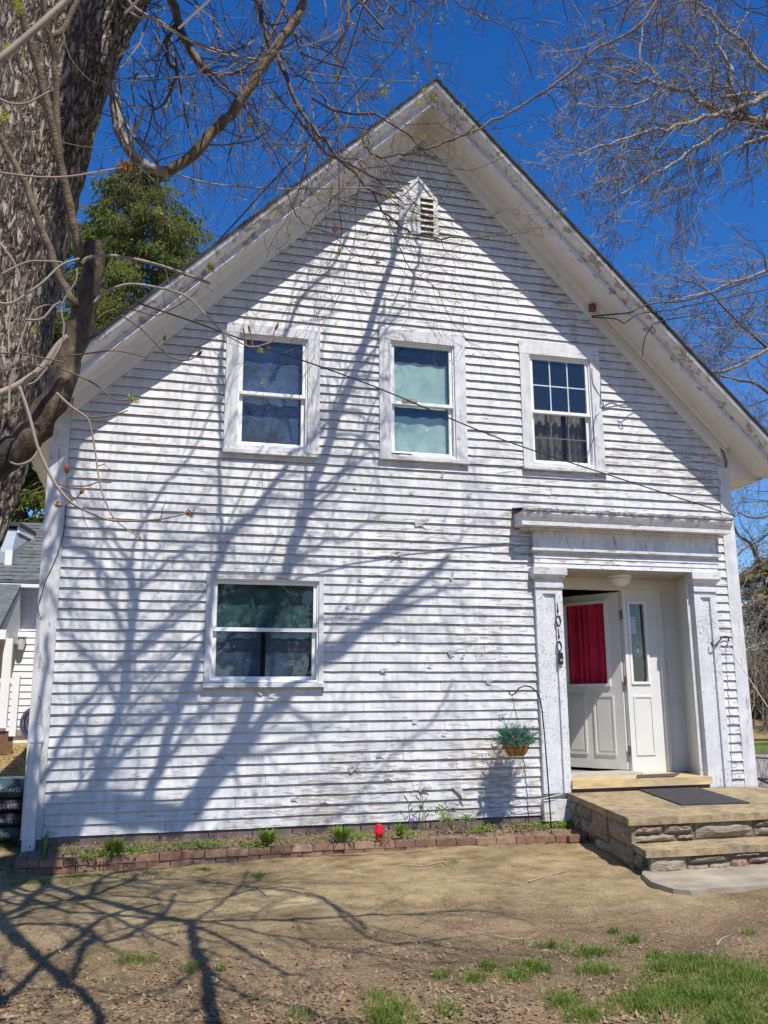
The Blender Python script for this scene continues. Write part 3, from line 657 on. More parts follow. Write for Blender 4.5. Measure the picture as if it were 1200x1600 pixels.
for j in range(2):
    for i in range(n+1):
        s_ = lerp(gs0-.02, gs1+.02, i/n); q = DO+dv*s_+dn*(-.055+.030*math.sin(i*.62+1.6*math.sin(i*.19))+.012*math.sin(i*1.31+math.sin(i*.4))); cu.v.append((q.x, q.y, (dgz0-.03, dgz1+.03)[j]))
for i in range(n): cu.f.append((i, i+1, i+n+2, i+n+1))
part('curtain', cu, MT['curtred'], door)
for s0, s1 in ((.13,.41), (.52,.80)):
    part('panel_moulding', dring(s0, s1, DZ0+.16, dgz0-.14, .001, .011, .022), MT['doorpaint'], door)
    b = MB(); dbox(b, s0+.05, s1-.05, DZ0+.21, dgz0-.19, .001, .007); part('raised_panel', b, MT['doorpaint'], door)
for zz in (DZ1-.28, (DZ0+DZ1)/2-.02, DZ0+.22):
    part('hinge', MB().box(HX+.0, HX+.03, YB-.012, YB+.0, zz-.05, zz+.05).tube([(HX+.002,YB-.01,zz-.055),(HX+.002,YB-.01,zz+.055)], .009, 8), MT['hinge'], door)
b = MB(); dbox(b, .84, .86, 1.38, 1.40, 0, .05); part('handle', b.blob(DO+dv*.85+dn*.06+Vector((0,0,1.39)), (.03,.03,.03), R, 10, 6, 0), MT['hinge'], door)
part('door_jamb', MB().box(HX+.031, SLx0-.071, YB-.01, YB+.09, FZ, HZ), MT['doorpaint'], house)
# porch ceiling light
lc = at(968,893,.2); lc.z = 2.741
lt = part('ceiling_light', MB().lathe([(.145,0),(.145,-.022),(.13,-.03)], lc, 28), MT['white'], house, True)
part('shade', MB().lathe([(.128,-.0305),(.124,-.06),(.105,-.095),(.07,-.12),(.03,-.133),(.008,-.137)], lc, 28), simple('milk_glass', (.75,.74,.70), .25, .03), lt, True)
# threshold boards
part('threshold_board', MB().box(PL1-.005, PR0+.02, -.11, YB+.3, FZ-.088, FZ-.001), MT['wood'], house)
part('door_sill', MB().box(PL1, HX+.05, YB-.20, YB+.1, FZ, FZ+.026), simple('grey_sill', (.42,.41,.36), .7), house)
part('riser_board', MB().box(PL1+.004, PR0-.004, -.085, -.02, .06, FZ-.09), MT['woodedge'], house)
part('inside_floor', MB().box(PL1, RX1, YB+.31, 2.5, FZ-.04, FZ-.002), simple('grey_hall_floor', (.20,.20,.21), .6), house)
# house numbers 1010 and doorbell on the left pilaster
def digit_one(px, py):
    c_ = at(px, py, -.077); b = MB(); P = [(-.006,.055),(.001,.055),(.004,.02),(.011,-.025),(.013,-.04),(.001,-.058),(-.005,-.058),(-.010,-.03),(-.003,-.02),(-.004,.02)]
    b.prism([(c_.x+a, -.083, c_.z+z_) for a, z_ in P], (0,.007,0)); part('number_digit', b, MT['black'], plL, label='black metal digit 1')
def digit_zero(px, py, rx=.032, rz=.062):
    c_ = at(px, py, -.077); b = MB(); n = 24
    for i in range(n):
        a = 2*math.pi*i/n; wv_ = .008+.006*abs(math.sin(a+.7))
        for rr2, yy in ((1,-.083),(1,-.0755),(0,-.0755),(0,-.083)):
            b.v.append((c_.x+(rx-(0 if rr2 else wv_))*math.cos(a), yy, c_.z+(rz-(0 if rr2 else wv_*1.3))*math.sin(a)))
    for i in range(n):
        for j in range(4): a = i*4+j; b2 = i*4+(j+1) % 4; c2 = ((i+1) % n)*4; b.f.append((a, b2, c2+(j+1) % 4, c2+j))
    part('number_digit', b, MT['black'], plL, label='black metal digit 0')
digit_one(871,950); digit_zero(872.3,970); digit_one(872.8,990); digit_zero(873.7,1010)
c_ = at(875,1029,-.076); bell = part('doorbell', MB().box(c_.x-.026, c_.x+.026, -.10, -.0755, c_.z-.065, c_.z+.065), MT['black'], plL)
part('bell_button', MB().lathe([(.014,0),(.012,.004),(.006,.005)], (c_.x+.004,-.10,c_.z-.02), 12, Vector((0,-1,0))), simple('grey_button', (.4,.4,.4), .4), bell)

# foundation
fb = MB(); fb.box(XL+.02, XR-.02, .01, .3, -.4, .07); found = part('foundation', fb, MT['found'], house)
fbm = MB().box(-.5,.5,-.5,.5,-.5,.5).mesh('foundation_block', MT['found'])
x = XL+.03
while x < 4.1:
    L = R.uniform(.28,.46)
    for zz in (-.07,.035): inst('foundation_block', fbm, found, (x+L/2, .003+R.uniform(0,.004), zz), (0,0,0), (L-.012, .03, .095))
    x += L
# paint flakes curling off the boards
def flake(px, py, s, ang):
    c_ = at(px, py, -.03); s *= 1.45; b = MB(); n = 5; ca, sa = math.cos(ang), math.sin(ang)
    for i in range(n+1):
        u = i/n; wd_ = (1-u**1.5)*.45+.04; lift = -.031-s*.30*u*u
        for sg in (-1, 1):
            X, Z = u*s, sg*wd_*s*.5; b.v.append((c_.x+X*ca-Z*sa, lift-.003, c_.z+X*sa+Z*ca))
    for i in range(n): b.f.append((2*i, 2*i+1, 2*i+3, 2*i+2))
    part('paint_flake', b, MT['siding'], house)
for q in [(648,818,.11,.2),(612,864,.10,-.1),(625,866,.08,3.3),(552,762,.05,.4),(705,905,.06,1.4),(722,690,.06,2.4),(540,948,.05,.3),(700,1020,.07,.2),(705,1026,.05,2),
          (545,1203,.10,.5),(562,1202,.08,2.6),(588,1180,.07,.1),(710,1225,.12,-.9),(722,1028,.05,1),(645,1128,.05,.3),(690,1148,.05,.2),(420,1088,.06,.3),(410,1085,.04,2.8),
          (665,672,.05,.2),(690,745,.05,1.2),(730,775,.06,.5),(640,770,.05,.2),(523,505,.04,.6),(760,1065,.05,.1),(780,1120,.06,.4),(668,1041,.05,.2),(560,905,.05,.1),(230,1110,.05,.2),
          (600,1215,.07,.2),(655,1232,.09,.1),(500,1252,.07,.2),(455,1248,.06,.1),(700,1260,.08,.15),(770,1222,.07,.3),(795,1215,.05,.5),(620,1000,.04,.3),(595,1048,.06,.2),(675,912,.05,.2)]:
    flake(*q)
# downspout / corner guard board
tl, bl = at(46,1161,-.12), at(33,1331,-.12)
part('downspout', MB().hexa([(bl.x,-.15,bl.z),(bl.x+.11,-.15,bl.z),(bl.x+.11,-.04,bl.z),(bl.x,-.04,bl.z),(tl.x+.01,-.15,tl.z),(tl.x+.105,-.15,tl.z),(tl.x+.105,-.04,tl.z),(tl.x+.01,-.04,tl.z)]).box(tl.x, tl.x+.115, -.155, -.035, tl.z+.001, tl.z+.02), MT['trim'], house)
# soffit conduit on the right rake
def onrake(u, zo, y): return Vector((XC+u, y, zo-u*.995))
u0 = at(925,493,-.03).x-XC
con = part('conduit', MB().tube([onrake(u0, 8.17, -.045), onrake(3.2, 8.17, -.045), onrake(3.88, 8.17, -.045), onrake(3.9,8.1,-.04)], .014, 8).tube([onrake(u0, 8.205, -.05), onrake(3.86, 8.205, -.05)], .008, 6), MT['alcove'], house)
part('conduit_bracket', MB().box(XC+u0-.04, XC+u0+.03, -.09, -.03, 8.17-u0*.995-.04, 8.17-u0*.995+.05), MT['hinge'], con)

# ------------------------------------------------------------------ stoop
st = thing('stone_stoop', (5.3,-1.1,-.1), 'front steps of rough stone with two tan concrete slabs below the door', 'steps')
TZ, LZ = .31, .10
A = atz(895,1241,TZ); B = atz(982.4,1279,TZ); xr_ = 6.75
Bk = Vector((A.x, -.093, TZ)); fr_y = B.y
def slab(P, z1, th, mat, name, lab=None):
    part(name, MB().prism([(x, y, z1-th) for x, y in P], (0,0,th)), mat, st, label=lab)
def rough(P, amp, seed):   # subdivide outline for an uneven edge
    rr = random.Random(seed); out = []
    for (a, b) in zip(P, P[1:]+P[:1]):
        for i in range(12):
            t_ = i/12; out.append((lerp(a[0], b[0], t_)+rr.uniform(-amp, amp), lerp(a[1], b[1], t_)+rr.uniform(-amp, amp)))
    return out
slab(rough([(Bk.x,-.093),(B.x,fr_y),(xr_,fr_y-.02),(xr_,-.093)], .007, 1), TZ, .06, MT['slab'], 'slab', 'upper tan concrete slab')
LF = atz(1010,1330,LZ); LBk = atz(980.4,1313.7,LZ)
slab(rough([(LBk.x,LBk.y+.02),(LF.x,LF.y),(xr_,LF.y-.02),(xr_,LBk.y+.02)], .007, 2), LZ, .055, MT['slab'], 'slab', 'lower tan concrete slab')
part('mortar_core', MB().prism([(Bk.x+.05,-.095,-.2),(B.x+.045,fr_y+.045,-.2),(xr_-.05,fr_y+.03,-.2),(xr_-.05,-.095,-.2)], (0,0,TZ-.06+.2-.001)), MT['mortar'], st)
part('mortar_core', MB().prism([(LBk.x+.05,fr_y-.0,-.2),(LF.x+.045,LF.y+.045,-.2),(xr_-.05,LF.y+.03,-.2),(xr_-.05,fr_y,-.2)], (0,0,LZ-.055+.2-.001)), MT['mortar'], st)
def stone_mesh(k):
    rr = random.Random(k); b = MB(); nx_, nz_ = 6, 3
    for i in range(nx_+1):
        for j in range(nz_+1):
            e = (i in (0, nx_)) or (j in (0, nz_)); b.v.append((i/nx_-.5+(rr.uniform(-.02,.02) if not e else 0), (0.35 if e else 0)-.5-(rr.uniform(0,.35) if not e else 0), j/nz_-.5+rr.uniform(-.05,.05)*(1 if not e else .6)))
    for i in range(nx_):
        for j in range(nz_): a = i*(nz_+1)+j; b.f.append((a, a+nz_+1, a+nz_+2, a+1))
    n0 = len(b.v); b.v += [(-.5,.5,-.5),(.5,.5,-.5),(.5,.5,.5),(-.5,.5,.5)]
    bot = [i*(nz_+1) for i in range(nx_+1)]; top = [i*(nz_+1)+nz_ for i in range(nx_+1)]; l = list(range(nz_+1)); r_ = [nx_*(nz_+1)+j for j in range(nz_+1)]
    b.f += [tuple([n0+1, n0]+bot)[::1], tuple([n0+3, n0+2]+top[::-1]), tuple([n0, n0+3]+l[::-1]), tuple([n0+2, n0+1]+r_)]
    return b.mesh('stone', MT['stone'])
SM = [stone_mesh(k) for k in range(6)]
def face_stones(P0, P1, zb, zt, rows, out, seed):
    """stones laid on a vertical face running from P0 to P1; rows: list of lists (f0,f1,z0,z1)"""
    d = Vector((P1[0]-P0[0], P1[1]-P0[1], 0)); L = d.length; a = math.atan2(d.y, d.x); d.normalize(); nrm = Vector((d.y, -d.x, 0))
    for k_, (f0, f1, z0, z1) in enumerate(rows):
        c_ = Vector((P0[0], P0[1], 0))+d*((f0+f1)/2)+nrm*(out-.006)
        inst('stone', SM[(k_*5+seed) % 6], st, (c_.x, c_.y, lerp(zb, zt, (z0+z1)/2)), (0, R.gauss(0,.01), a), (f1-f0-.014, .055, (zt-zb)*(z1-z0)-.011))
def auto_rows(L, seed, big=.3):
    rr = random.Random(seed); x = 0; out = []
    while x < L-.05:
        w_ = min(rr.uniform(.2, .5), L-x)
        if L-x-w_ < .08: w_ = L-x
        if rr.random() < big: out.append((x, x+w_, 0, 1))
        else:
            s = rr.uniform(.38,.62); out += [(x, x+w_*.55, 0, s), (x+w_*.55, x+w_, 0, s)] if w_ > .35 else [(x, x+w_, 0, s)]
            out.append((x, x+w_, s, 1))
        x += w_
    return out
fx = lambda p: (p-432)/ (1200-432)*(at(1200,1300,fr_y).x-at(983,1300,fr_y).x)
face_stones((B.x+.04,fr_y+.04), (xr_-.05,fr_y+.03), LZ, TZ-.06,
  [(fx(436),fx(603),.46,1),(fx(606),fx(768),.40,1),(fx(776),fx(1103),.08,1),(fx(1107),fx(1270),.58,1),(fx(1110),fx(1300),.08,.56),(fx(436),fx(668),0,.43),(fx(672),fx(770),.08,.36)]+[(a+fx(1305), b+fx(1305), c, d) for a, b, c, d in auto_rows(xr_-.05-B.x-.04-fx(1305), 4)], .0, 1)
fy = lambda p: (p-520)/(1200-520)*(at(1200,1340,LF.y).x-at(1007,1340,LF.y).x)
face_stones((LF.x+.04,LF.y+.04), (xr_-.05,LF.y+.03), -.11, LZ-.055,
  [(fy(525),fy(722),.0,1),(fy(726),fy(950),.56,1),(fy(726),fy(840),.02,.52),(fy(844),fy(962),.1,.53),(fy(966),fy(1062),.02,.72),(fy(966),fy(1142),.76,1),(fy(1066),fy(1192),.42,.74),(fy(1066),fy(1200),.02,.4)]+[(a+fy(1205), b+fy(1205), c, d) for a, b, c, d in auto_rows(xr_-.05-LF.x-.04-fy(1205), 6)], .0, 3)
Ls = (Vector((B.x,fr_y,0))-Vector((Bk.x,-.1,0))).length
face_stones((Bk.x+.04,-.1), (B.x+.04,fr_y+.04), -.11, TZ-.06, [(.0,.22,.58,1),(.0,.30,.0,.55),(.24,.72,.62,1),(.32,.80,.22,.58),(.75,1.25,.30,1),(.84,1.3,.0,.27),(1.3,Ls-.03,.5,1),(1.3,Ls-.03,.0,.47)], -.0, 2)
face_stones((LBk.x+.04,LBk.y), (LF.x+.04,LF.y+.04), -.11, LZ-.055, [(.0,.3,.0,1)], -.0, 5)
# mats
m1, m2, m3, m4 = atz(990,1232,TZ), atz(1064,1259,TZ), atz(1172,1256,TZ), atz(1086,1231,TZ)
def lift(p, z_): return (p.x, p.y, z_)
y_lim = -.10
mb = MB(); mb.prism([lift(m1,TZ+.002),lift(m2,TZ+.002),lift(m3,TZ+.002),lift(m4,TZ+.002)], (0,0,.012)); solo('door_mat', mb, MT['blackrub'], lift(m2,TZ+.002), 'large black rubber mat lying on the upper stoop slab', 'mat')
q = [atz(a, b, FZ+.001) for a, b in [(995,1212),(1012,1219),(1066,1216),(1062,1209)]]
for p in q: p.y = max(p.y, -.10)
mb = MB(); mb.prism([lift(p,FZ+.001) for p in q], (0,0,.01)); solo('door_mat', mb, simple('worn_grey_mat', (.07,.06,.055), .85, .3), lift(q[1],FZ+.001), 'small dark mat on the yellow threshold board in front of the door', 'mat')

# ------------------------------------------------------------------ brick edging
ed = thing('brick_edging', (1.5,-.8,-.1), 'low curb of reddish cored bricks around the flower bed', 'edging')
def cored_brick():
    b = MB(); L, D, H = .194, .09, .057; n = 10
    # top face with three round core holes (ring fans), walls down
    b.poly([(-L/2,-D/2,0),(-L/2,D/2,0),(L/2,D/2,0),(L/2,-D/2,0)])
    b.poly([(-L/2,-D/2,0),(L/2,-D/2,0),(L/2,-D/2,H),(-L/2,-D/2,H)]); b.poly([(L/2,D/2,0),(-L/2,D/2,0),(-L/2,D/2,H),(L/2,D/2,H)])
    b.poly([(L/2,-D/2,0),(L/2,D/2,0),(L/2,D/2,H),(L/2,-D/2,H)]); b.poly([(-L/2,D/2,0),(-L/2,-D/2,0),(-L/2,-D/2,H),(-L/2,D/2,H)])
    for k_ in range(3):
        xa, xb = -L/2+L*k_/3, -L/2+L*(k_+1)/3; cx_ = (xa+xb)/2; r_ = .017; i0 = len(b.v)
        for i in range(n):
            a = 2*math.pi*i/n; dx_, dy_ = math.cos(a), math.sin(a); s_ = min((xb-xa)/2/max(abs(dx_),1e-6), D/2/max(abs(dy_),1e-6))
            b.v += [(cx_+dx_*r_, dy_*r_, H), (cx_+dx_*s_, dy_*s_, H), (cx_+dx_*r_, dy_*r_, H-.045)]
        for i in range(n):
            j = (i+1) % n; b.f.append((i0+3*i, i0+3*i+1, i0+3*j+1, i0+3*j)); b.f.append((i0+3*i+2, i0+3*i, i0+3*j, i0+3*j+2))
        b.f.append(tuple(i0+3*i+2 for i in range(n)))
    return b.mesh('brick', MT['brick'])
CBM = cored_brick()
line = [atz(a, b, -.022) for a, b in [(22,1347),(62,1345),(150,1340),(260,1334),(350,1328.5),(440,1323.5),(540,1317),(640,1313.5),(740,1310.5),(844,1307),(884,1306)]]
def walk(line, step, start=0):
    out = []; acc = -start
    for a, b in zip(line[:-1], line[1:]):
        d = (b-a); L = d.length; t_ = 0
        while acc+L-t_ >= step or False:
            t_ += step-acc if acc >= 0 else step-acc; acc = 0
            if t_ > L: break
            out.append((a+d*(t_/L), math.atan2(d.y, d.x)))
        acc += L-t_ if t_ <= L else 0
    return out
def edging_points(line, step):
    # equally spaced centres by arc length
    cum = [0]
    for a, b in zip(line[:-1], line[1:]): cum.append(cum[-1]+(b-a).length)
    out = []; s = step/2
    while s < cum[-1]:
        k_ = max(i for i in range(len(cum)) if cum[i] <= s); k_ = min(k_, len(line)-2)
        a, b = line[k_], line[k_+1]; t_ = (s-cum[k_])/(cum[k_+1]-cum[k_]); out.append((a.lerp(b, t_), math.atan2((b-a).y, (b-a).x))); s += step
    return out
for row, zt in ((0, -.022), (1, -.083)):
    for k_, (p, a) in enumerate(edging_points(line, .2015)):
        if row == 1: p = p+Vector((-.1, .006, 0))
        off = Vector((-math.sin(a), math.cos(a), 0))*.045
        inst('brick', CBM, ed, (p.x+off.x, p.y+off.y+R.gauss(0,.003), zt-.057+R.gauss(0,.0015)), (R.gauss(0,.012), R.gauss(0,.01), a+R.gauss(0,.012)))
pe = [((903,1304.5), .10, .0), ((927,1296.5), .42, .012)]
for (q, a, up_) in pe:
    p = atz(*q, -.01); inst('brick', CBM, ed, (p.x, p.y+.05, -.075+up_), (0,-.03,a))
p = line[0]; 
for k_ in range(3): inst('brick', CBM, ed, (p.x+.03, p.y+.18+.2*k_, -.08), (0,0,math.pi/2+.05))

# flower bed soil
bed = MB(); nx_, ny_ = 110, 14
def bedfront(x):
    for a, b in zip(line[:-1], line[1:]):
        if a.x <= x <= b.x: return lerp(a.y, b.y, (x-a.x)/(b.x-a.x))
    return line[0].y if x < line[0].x else line[-1].y
for j in range(ny_+1):
    for i in range(nx_+1):
        x = lerp(-.98, 4.62, i/nx_); yf = bedfront(x)+.086; y = lerp(yf, .02, j/ny_)
        bed.v.append((x, y, -.058+.058*min(1, j/ny_*1.6)*(1 if x < 3.6 else .5)+noise.noise(Vector((x*6, y*6, 1)))*.014+noise.noise(Vector((x*19, y*19, 2)))*.008))
for j in range(ny_):
    for i in range(nx_): a = j*(nx_+1)+i; bed.f.append((a, a+1, a+nx_+2, a+nx_+1))
struct('flower_bed_soil', bed, MT['soil'], True)
def bz(x, y): return -.02+.03*(1-min(1, max(0, -y/.8)))*(1 if x < 3.6 else .4)

# ------------------------------------------------------------------ bed plants
def blades(mb, c, n, h, spread, w_=.006, rng=R, droop=.5):
    for _ in range(n):
        a = rng.uniform(0, 6.283); hh = h*rng.uniform(.55, 1); sp_ = spread*rng.uniform(.2, 1); d = Vector((math.cos(a), math.sin(a), 0)); s_ = Vector((-d.y, d.x, 0))*w_*rng.uniform(.7,1.3)
        b0 = Vector(c)+d*sp_*.25; b1 = b0+d*sp_*.4+Vector((0,0,hh*.65)); b2 = b0+d*sp_*(1)+Vector((0,0,hh*(1-droop*rng.random()*.5)))
        mb.poly([b0-s_, b0+s_, b1+s_*.8, b1-s_*.8]); mb.poly([b1-s_*.8, b1+s_*.8, b2])
def leaves(mb, c, r, n, s, rng=R):
    for _ in range(n):
        p = Vector(c)+Vector((rng.gauss(0,r[0]*.5), rng.gauss(0,r[1]*.5), abs(rng.gauss(0,r[2]*.6))))
        d = Vector((rng.uniform(-1,1), rng.uniform(-1,1), rng.uniform(-.2,.9))).normalized(); q = d.orthogonal().normalized(); L = s*rng.uniform(.6,1.3)
        mb.poly([p, p+d*L*.5+q*L*.28, p+d*L, p+d*L*.5-q*L*.28])
def bedpt(px, py, y=None):
    p = at(px, py, y) if y is not None else atz(px, py, -.0); return Vector((p.x, p.y, bz(p.x, p.y)))
for (px, py, y_, lab) in [(180,1325,-.55,'bright green tuft at the left end of the bed in a patch of groundcover'), (418,1312,-.45,'bright green leafy tuft below the right edge of the lower window'),
                      (533,1307,-.45,'small bright green tuft just left of the red glass mushroom')]:
    p = bedpt(px, py, y_); b = MB(); blades(b, p, 90, .17, .16, .011); solo('leafy_plant', b, MT['plant'], p, lab, 'plant')
p = bedpt(625,1308,-.35); b = MB(); blades(b, p, 80, .15, .12, .005); solo('crocus_clump', b, MT['plant'], p, 'grassy clump with a purple crocus right of the red glass mushroom', 'plant')
o_ = MB(); c_ = p+Vector((.12,-.02,.14)); o_.blob(c_, (.014,.014,.026), R, 8, 5, .1); solo('crocus_flower', o_, simple('purple_petal', (.16,.07,.4), .6), p+Vector((.12,-.02,.0)), 'single purple crocus bloom in the bed between the mushroom and the tall stems', 'flower')
p = bedpt(707,1300,-.28); b = MB(); stem = MB()
for k_ in range(9):
    a = R.uniform(0, 6.28); e = p+Vector((math.cos(a)*.16, math.sin(a)*.1, R.uniform(.12,.27))); stem.tube([p, p.lerp(e,.5)+Vector((0,0,.03)), e], [.005,.004,.002], 5); leaves(b, e-Vector((0,0,.05)), (.06,.06,.06), 22, .035)
sr = thing('young_shrub', p, 'low young leafy shrub in the bed left of the basket shadow', 'plant'); part('stem', stem, MT['twigred'], sr); part('foliage', b, MT['plant'], sr)
for (px, py, y_, n_, lab) in [(655,1290,-.12,3,'tall thin tulip-like stems standing against the clapboards right of the mushroom')]:
    p = bedpt(px, py, y_); b = MB()
    for dx, h_ in ((-.09,.30),(-.02,.38),(.03,.34),(.07,.20)):
        q = p+Vector((dx,R.uniform(-.03,.03),0)); top = q+Vector((R.uniform(-.03,.03),-.02,h_)); b.tube([q, q.lerp(top,.5)+Vector((.006,0,0)), top], [.006,.005,.003], 5)
        for k_ in range(3):
            z_ = q.lerp(top, .55+.2*k_); d = Vector((R.choice((-1,1))*.05, -.01, .07)); b.poly([z_, z_+d*.5+Vector((.012,0,0)), z_+d, z_+d*.5-Vector((.012,0,0))])
    solo('tall_stems', b, MT['tulip'], p, lab, 'plant')
p = bedpt(68,1335,-.62); b = MB(); blades(b, p, 14, .26, .07, .014, droop=.2); solo('iris_leaves', b, MT['tulip'], p, 'upright dark iris leaves beside the foot of the left corner board', 'plant')
gc_ = MB(); gd_ = MB()
for (px, py, y_, r_, n_) in [(150,1330,-.6,.24,260),(215,1328,-.5,.2,200),(285,1312,-.4,.22,160),(330,1312,-.4,.18,160),(395,1316,-.5,.16,120),(560,1305,-.4,.18,160),(640,1306,-.4,.12,120),(752,1297,-.3,.18,260),(840,1297,-.25,.14,200),(875,1297,-.2,.14,260),(900,1296,-.2,.12,160)]:
    p = bedpt(px, py, y_); leaves(gc_, p, (r_, r_*.35, .04), n_, .028)
for (px, py, y_, r_, n_) in [(815,1300,-.3,.18,260),(600,1308,-.5,.14,100),(450,1320,-.5,.22,140),(500,1312,-.4,.2,140),(230,1322,-.3,.2,120),(90,1330,-.3,.2,120)]:
    p = bedpt(px, py, y_); leaves(gd_, p, (r_, r_*.35, .05), n_, .026)
struct('groundcover', gc_, MT['plant'], kind='stuff'); struct('dry_groundcover', gd_, MT['plantdull'], kind='stuff')
# red glass mushroom
p = bedpt(592,1307,-.5); mu = thing('glass_mushroom', p, 'shiny red glass garden mushroom standing in the flower bed', 'garden ornament')
part('stem', MB().lathe([(.028,0),(.030,.02),(.033,.05),(.037,.065)], p, 8), MT['red'], mu)
part('cap', MB().lathe([(.037,.056),(.057,.061),(.059,.075),(.049,.101),(.036,.127),(.022,.143),(.005,.149)], p, 9), MT['red'], mu)


# ------------------------------------------------------------------ shepherd hook and basket
YH = -.37
hp = [at(a, b, YH) for a, b in [(862,1302),(857,1230),(851,1150),(847,1110),(844,1092),(838,1080),(829,1073),(820,1071.5),(811,1075),(805,1083),(800,1086.5),(796,1084),(795,1078)]]
hp[0].z = -.06
solo('shepherd_hook', MB().tube(hp, .0075, 8), MT['black'], hp[0], 'tall thin black shepherd hook planted at the bed beside the pilaster', 'plant hook', smooth=True)
hk = at(799.5,1086.5,YH); rimc = at(805.5,1160,YH); Rm = .145
bk = thing('hanging_basket', (rimc.x, rimc.y, rimc.z-.12), 'tan lined hanging basket of blue green sprigs on the black hook', 'basket')
part('basket_liner', MB().lathe([(.05,-.135),(.09,-.118),(.122,-.075),(.14,-.02),(.138,.0),(.12,-.006),(.06,-.02)], rimc, 22), MT['clay'], bk, True)
ww = MB()
for k_ in range(9):
    a = 2*math.pi*k_/9; d = Vector((math.cos(a), math.sin(a), 0)); ww.tube([rimc+d*r_+Vector((0,0,h_)) for r_, h_ in ((.147,.002),(.146,-.03),(.128,-.078),(.096,-.122),(.05,-.14))], .003, 4)
for r_, h_ in ((.147,.003),(.140,-.05)): ww.tube([rimc+Vector((math.cos(2*math.pi*i/20)*r_, math.sin(2*math.pi*i/20)*r_, h_)) for i in range(21)], .0035, 4)
part('wire_frame', ww, MT['black'], bk)
ch = MB(); jt = Vector((rimc.x, rimc.y, lerp(rimc.z, hk.z, .78))); ch.tube([hk+Vector((.0,0,-.005)), jt], .003, 4)
for k_ in range(3):
    a = 2*math.pi*k_/3+.5; ch.tube([jt, rimc+Vector((math.cos(a)*.146, math.sin(a)*.146, .003))], .0026, 4)
part('chain', ch, MT['black'], bk)
sp_ = MB(); rr = random.Random(21)
for _ in range(210):
    a = rr.uniform(0, 6.283); el = rr.uniform(.05, 1.45); d = Vector((math.cos(a)*math.cos(el), math.sin(a)*math.cos(el), math.sin(el))); L = rr.uniform(.12, .25)*(1.1-.2*math.sin(el))
    b0 = rimc+Vector((math.cos(a)*.06, math.sin(a)*.06, -.01)); e = b0+d*L-Vector((0,0,.02*math.cos(el)))
    for j in range(9):
        t_ = .3+.7*j/8; p = b0.lerp(e, t_)
        for _k in range(3):
            q = (d*.8+Vector((rr.uniform(-1,1), rr.uniform(-1,1), rr.uniform(-1,1)))).normalized(); s_ = q.orthogonal().normalized()*.0032; l_ = rr.uniform(.026,.05); sp_.poly([p-s_, p+s_, p+q*l_])
part('foliage', sp_, MT['basketleaf'], bk)
for q in ((-.07,-.10,.05),(.055,-.11,.055),(-.02,-.12,.0),(.1,-.06,.03),(.0,-.11,.02)):
    part('pine_cone', MB().blob(rimc+Vector(q), (.018,.018,.024), rr, 8, 6, .3), MT['cone'], bk)
tg = at(779,1168,YH); part('tag', MB().hexa([(tg.x-.012,YH-.03,tg.z-.055),(tg.x+.022,YH-.03,tg.z-.06),(tg.x+.022,YH-.02,tg.z-.06),(tg.x-.012,YH-.02,tg.z-.055),(tg.x-.03,YH-.03,tg.z+.075),(tg.x+.0,YH-.03,tg.z+.08),(tg.x+.0,YH-.02,tg.z+.08),(tg.x-.03,YH-.02,tg.z+.075)]), simple('faded_plant_tag', (.28,.25,.23), .6, .6, 90), bk)

# ------------------------------------------------------------------ wires and cords
def cable(name, pts, r_, mat, label, cat='cable', loc=None, n=6):
    P = [Vector(p) for p in pts]
    if len(P) > 2:   # catmull smooth
        Q = []
        for i in range(len(P)-1):
            p0, p1, p2, p3 = P[max(i-1,0)], P[i], P[i+1], P[min(i+2,len(P)-1)]
            for k_ in range(5):
                t_ = k_/5; Q.append(.5*((2*p1)+(p2-p0)*t_+(2*p0-5*p1+4*p2-p3)*t_*t_+(3*p1-p0-3*p2+p3)*t_**3))
        P = Q+[P[-1]]
    return solo(name, MB().tube(P, r_, n), mat, P[0], label, cat, smooth=True)
cable('service_wire', [at(120,430,-3.2), at(213,472,-2.6), at(300,502,-2.1), at(400,538,-1.6), at(580,602,-1.1), at(780,685,-.7), at(960,745,-.45), at(1148,806,-.30)], .0075, MT['wire'], 'thin black wire sagging across the gable wall to the end of the door cornice')
cable('overhead_wire', [at(840,-40,.8) , at(692,0,1.2), at(610,85,1.4), at(520,185,1.7), at(440,268,2.0), at(370,345,2.3), at(300,420,2.6)], .011, MT['wire'], 'dark overhead cable crossing the sky down behind the left roof slope')
cable('ridge_wire', [at(673,-20,-.55), at(672.5,60,-.55), at(672,118,-.55)], .006, MT['wire'], 'thin wire dropping straight down onto the roof peak')
cable('service_drop', [at(925,494,-.06), at(960,491,-.3), at(985,488,-.62), at(1005,478,-.64), at(1035,472,-.7), at(1080,468,-.6), at(1200,430,.5)], .009, MT['wire'], 'black cable from the rake bracket out past the roof edge to the right', 'cable')
cable('service_drop', [at(925,496,-.06), at(960,498,-.3), at(975,505,-.5), at(983,500,-.6), at(1000,490,-.63), at(1040,485,-.6), at(1090,475,-.5), at(1200,452,.5)], .007, MT['wire'], 'lower looping black cable beside the rake bracket under the right eave', 'cable')
cable('service_drop', [at(1004,556,-.46), at(1007,530,-.55), at(1018,512,-.63), at(1024,518,-.64), at(1020,521,-.64), at(1017,512,-.64), at(1030,503,-.64), at(1090,492,-.4), at(1200,478,.6)], .006, MT['wire'], 'thin black cable with a coil hooked on the right rake moulding', 'cable')
cable('corner_cable', [at(103,790,-.036), at(100,830,-.036), at(90,865,-.036), at(78,893,-.036), at(72,905,-.036), at(66,925,-.05), at(60,945,-.05), at(61,960,-.05), at(66,967,-.03)], .004, MT['wire'], 'thin dark cable looping down the left corner board')
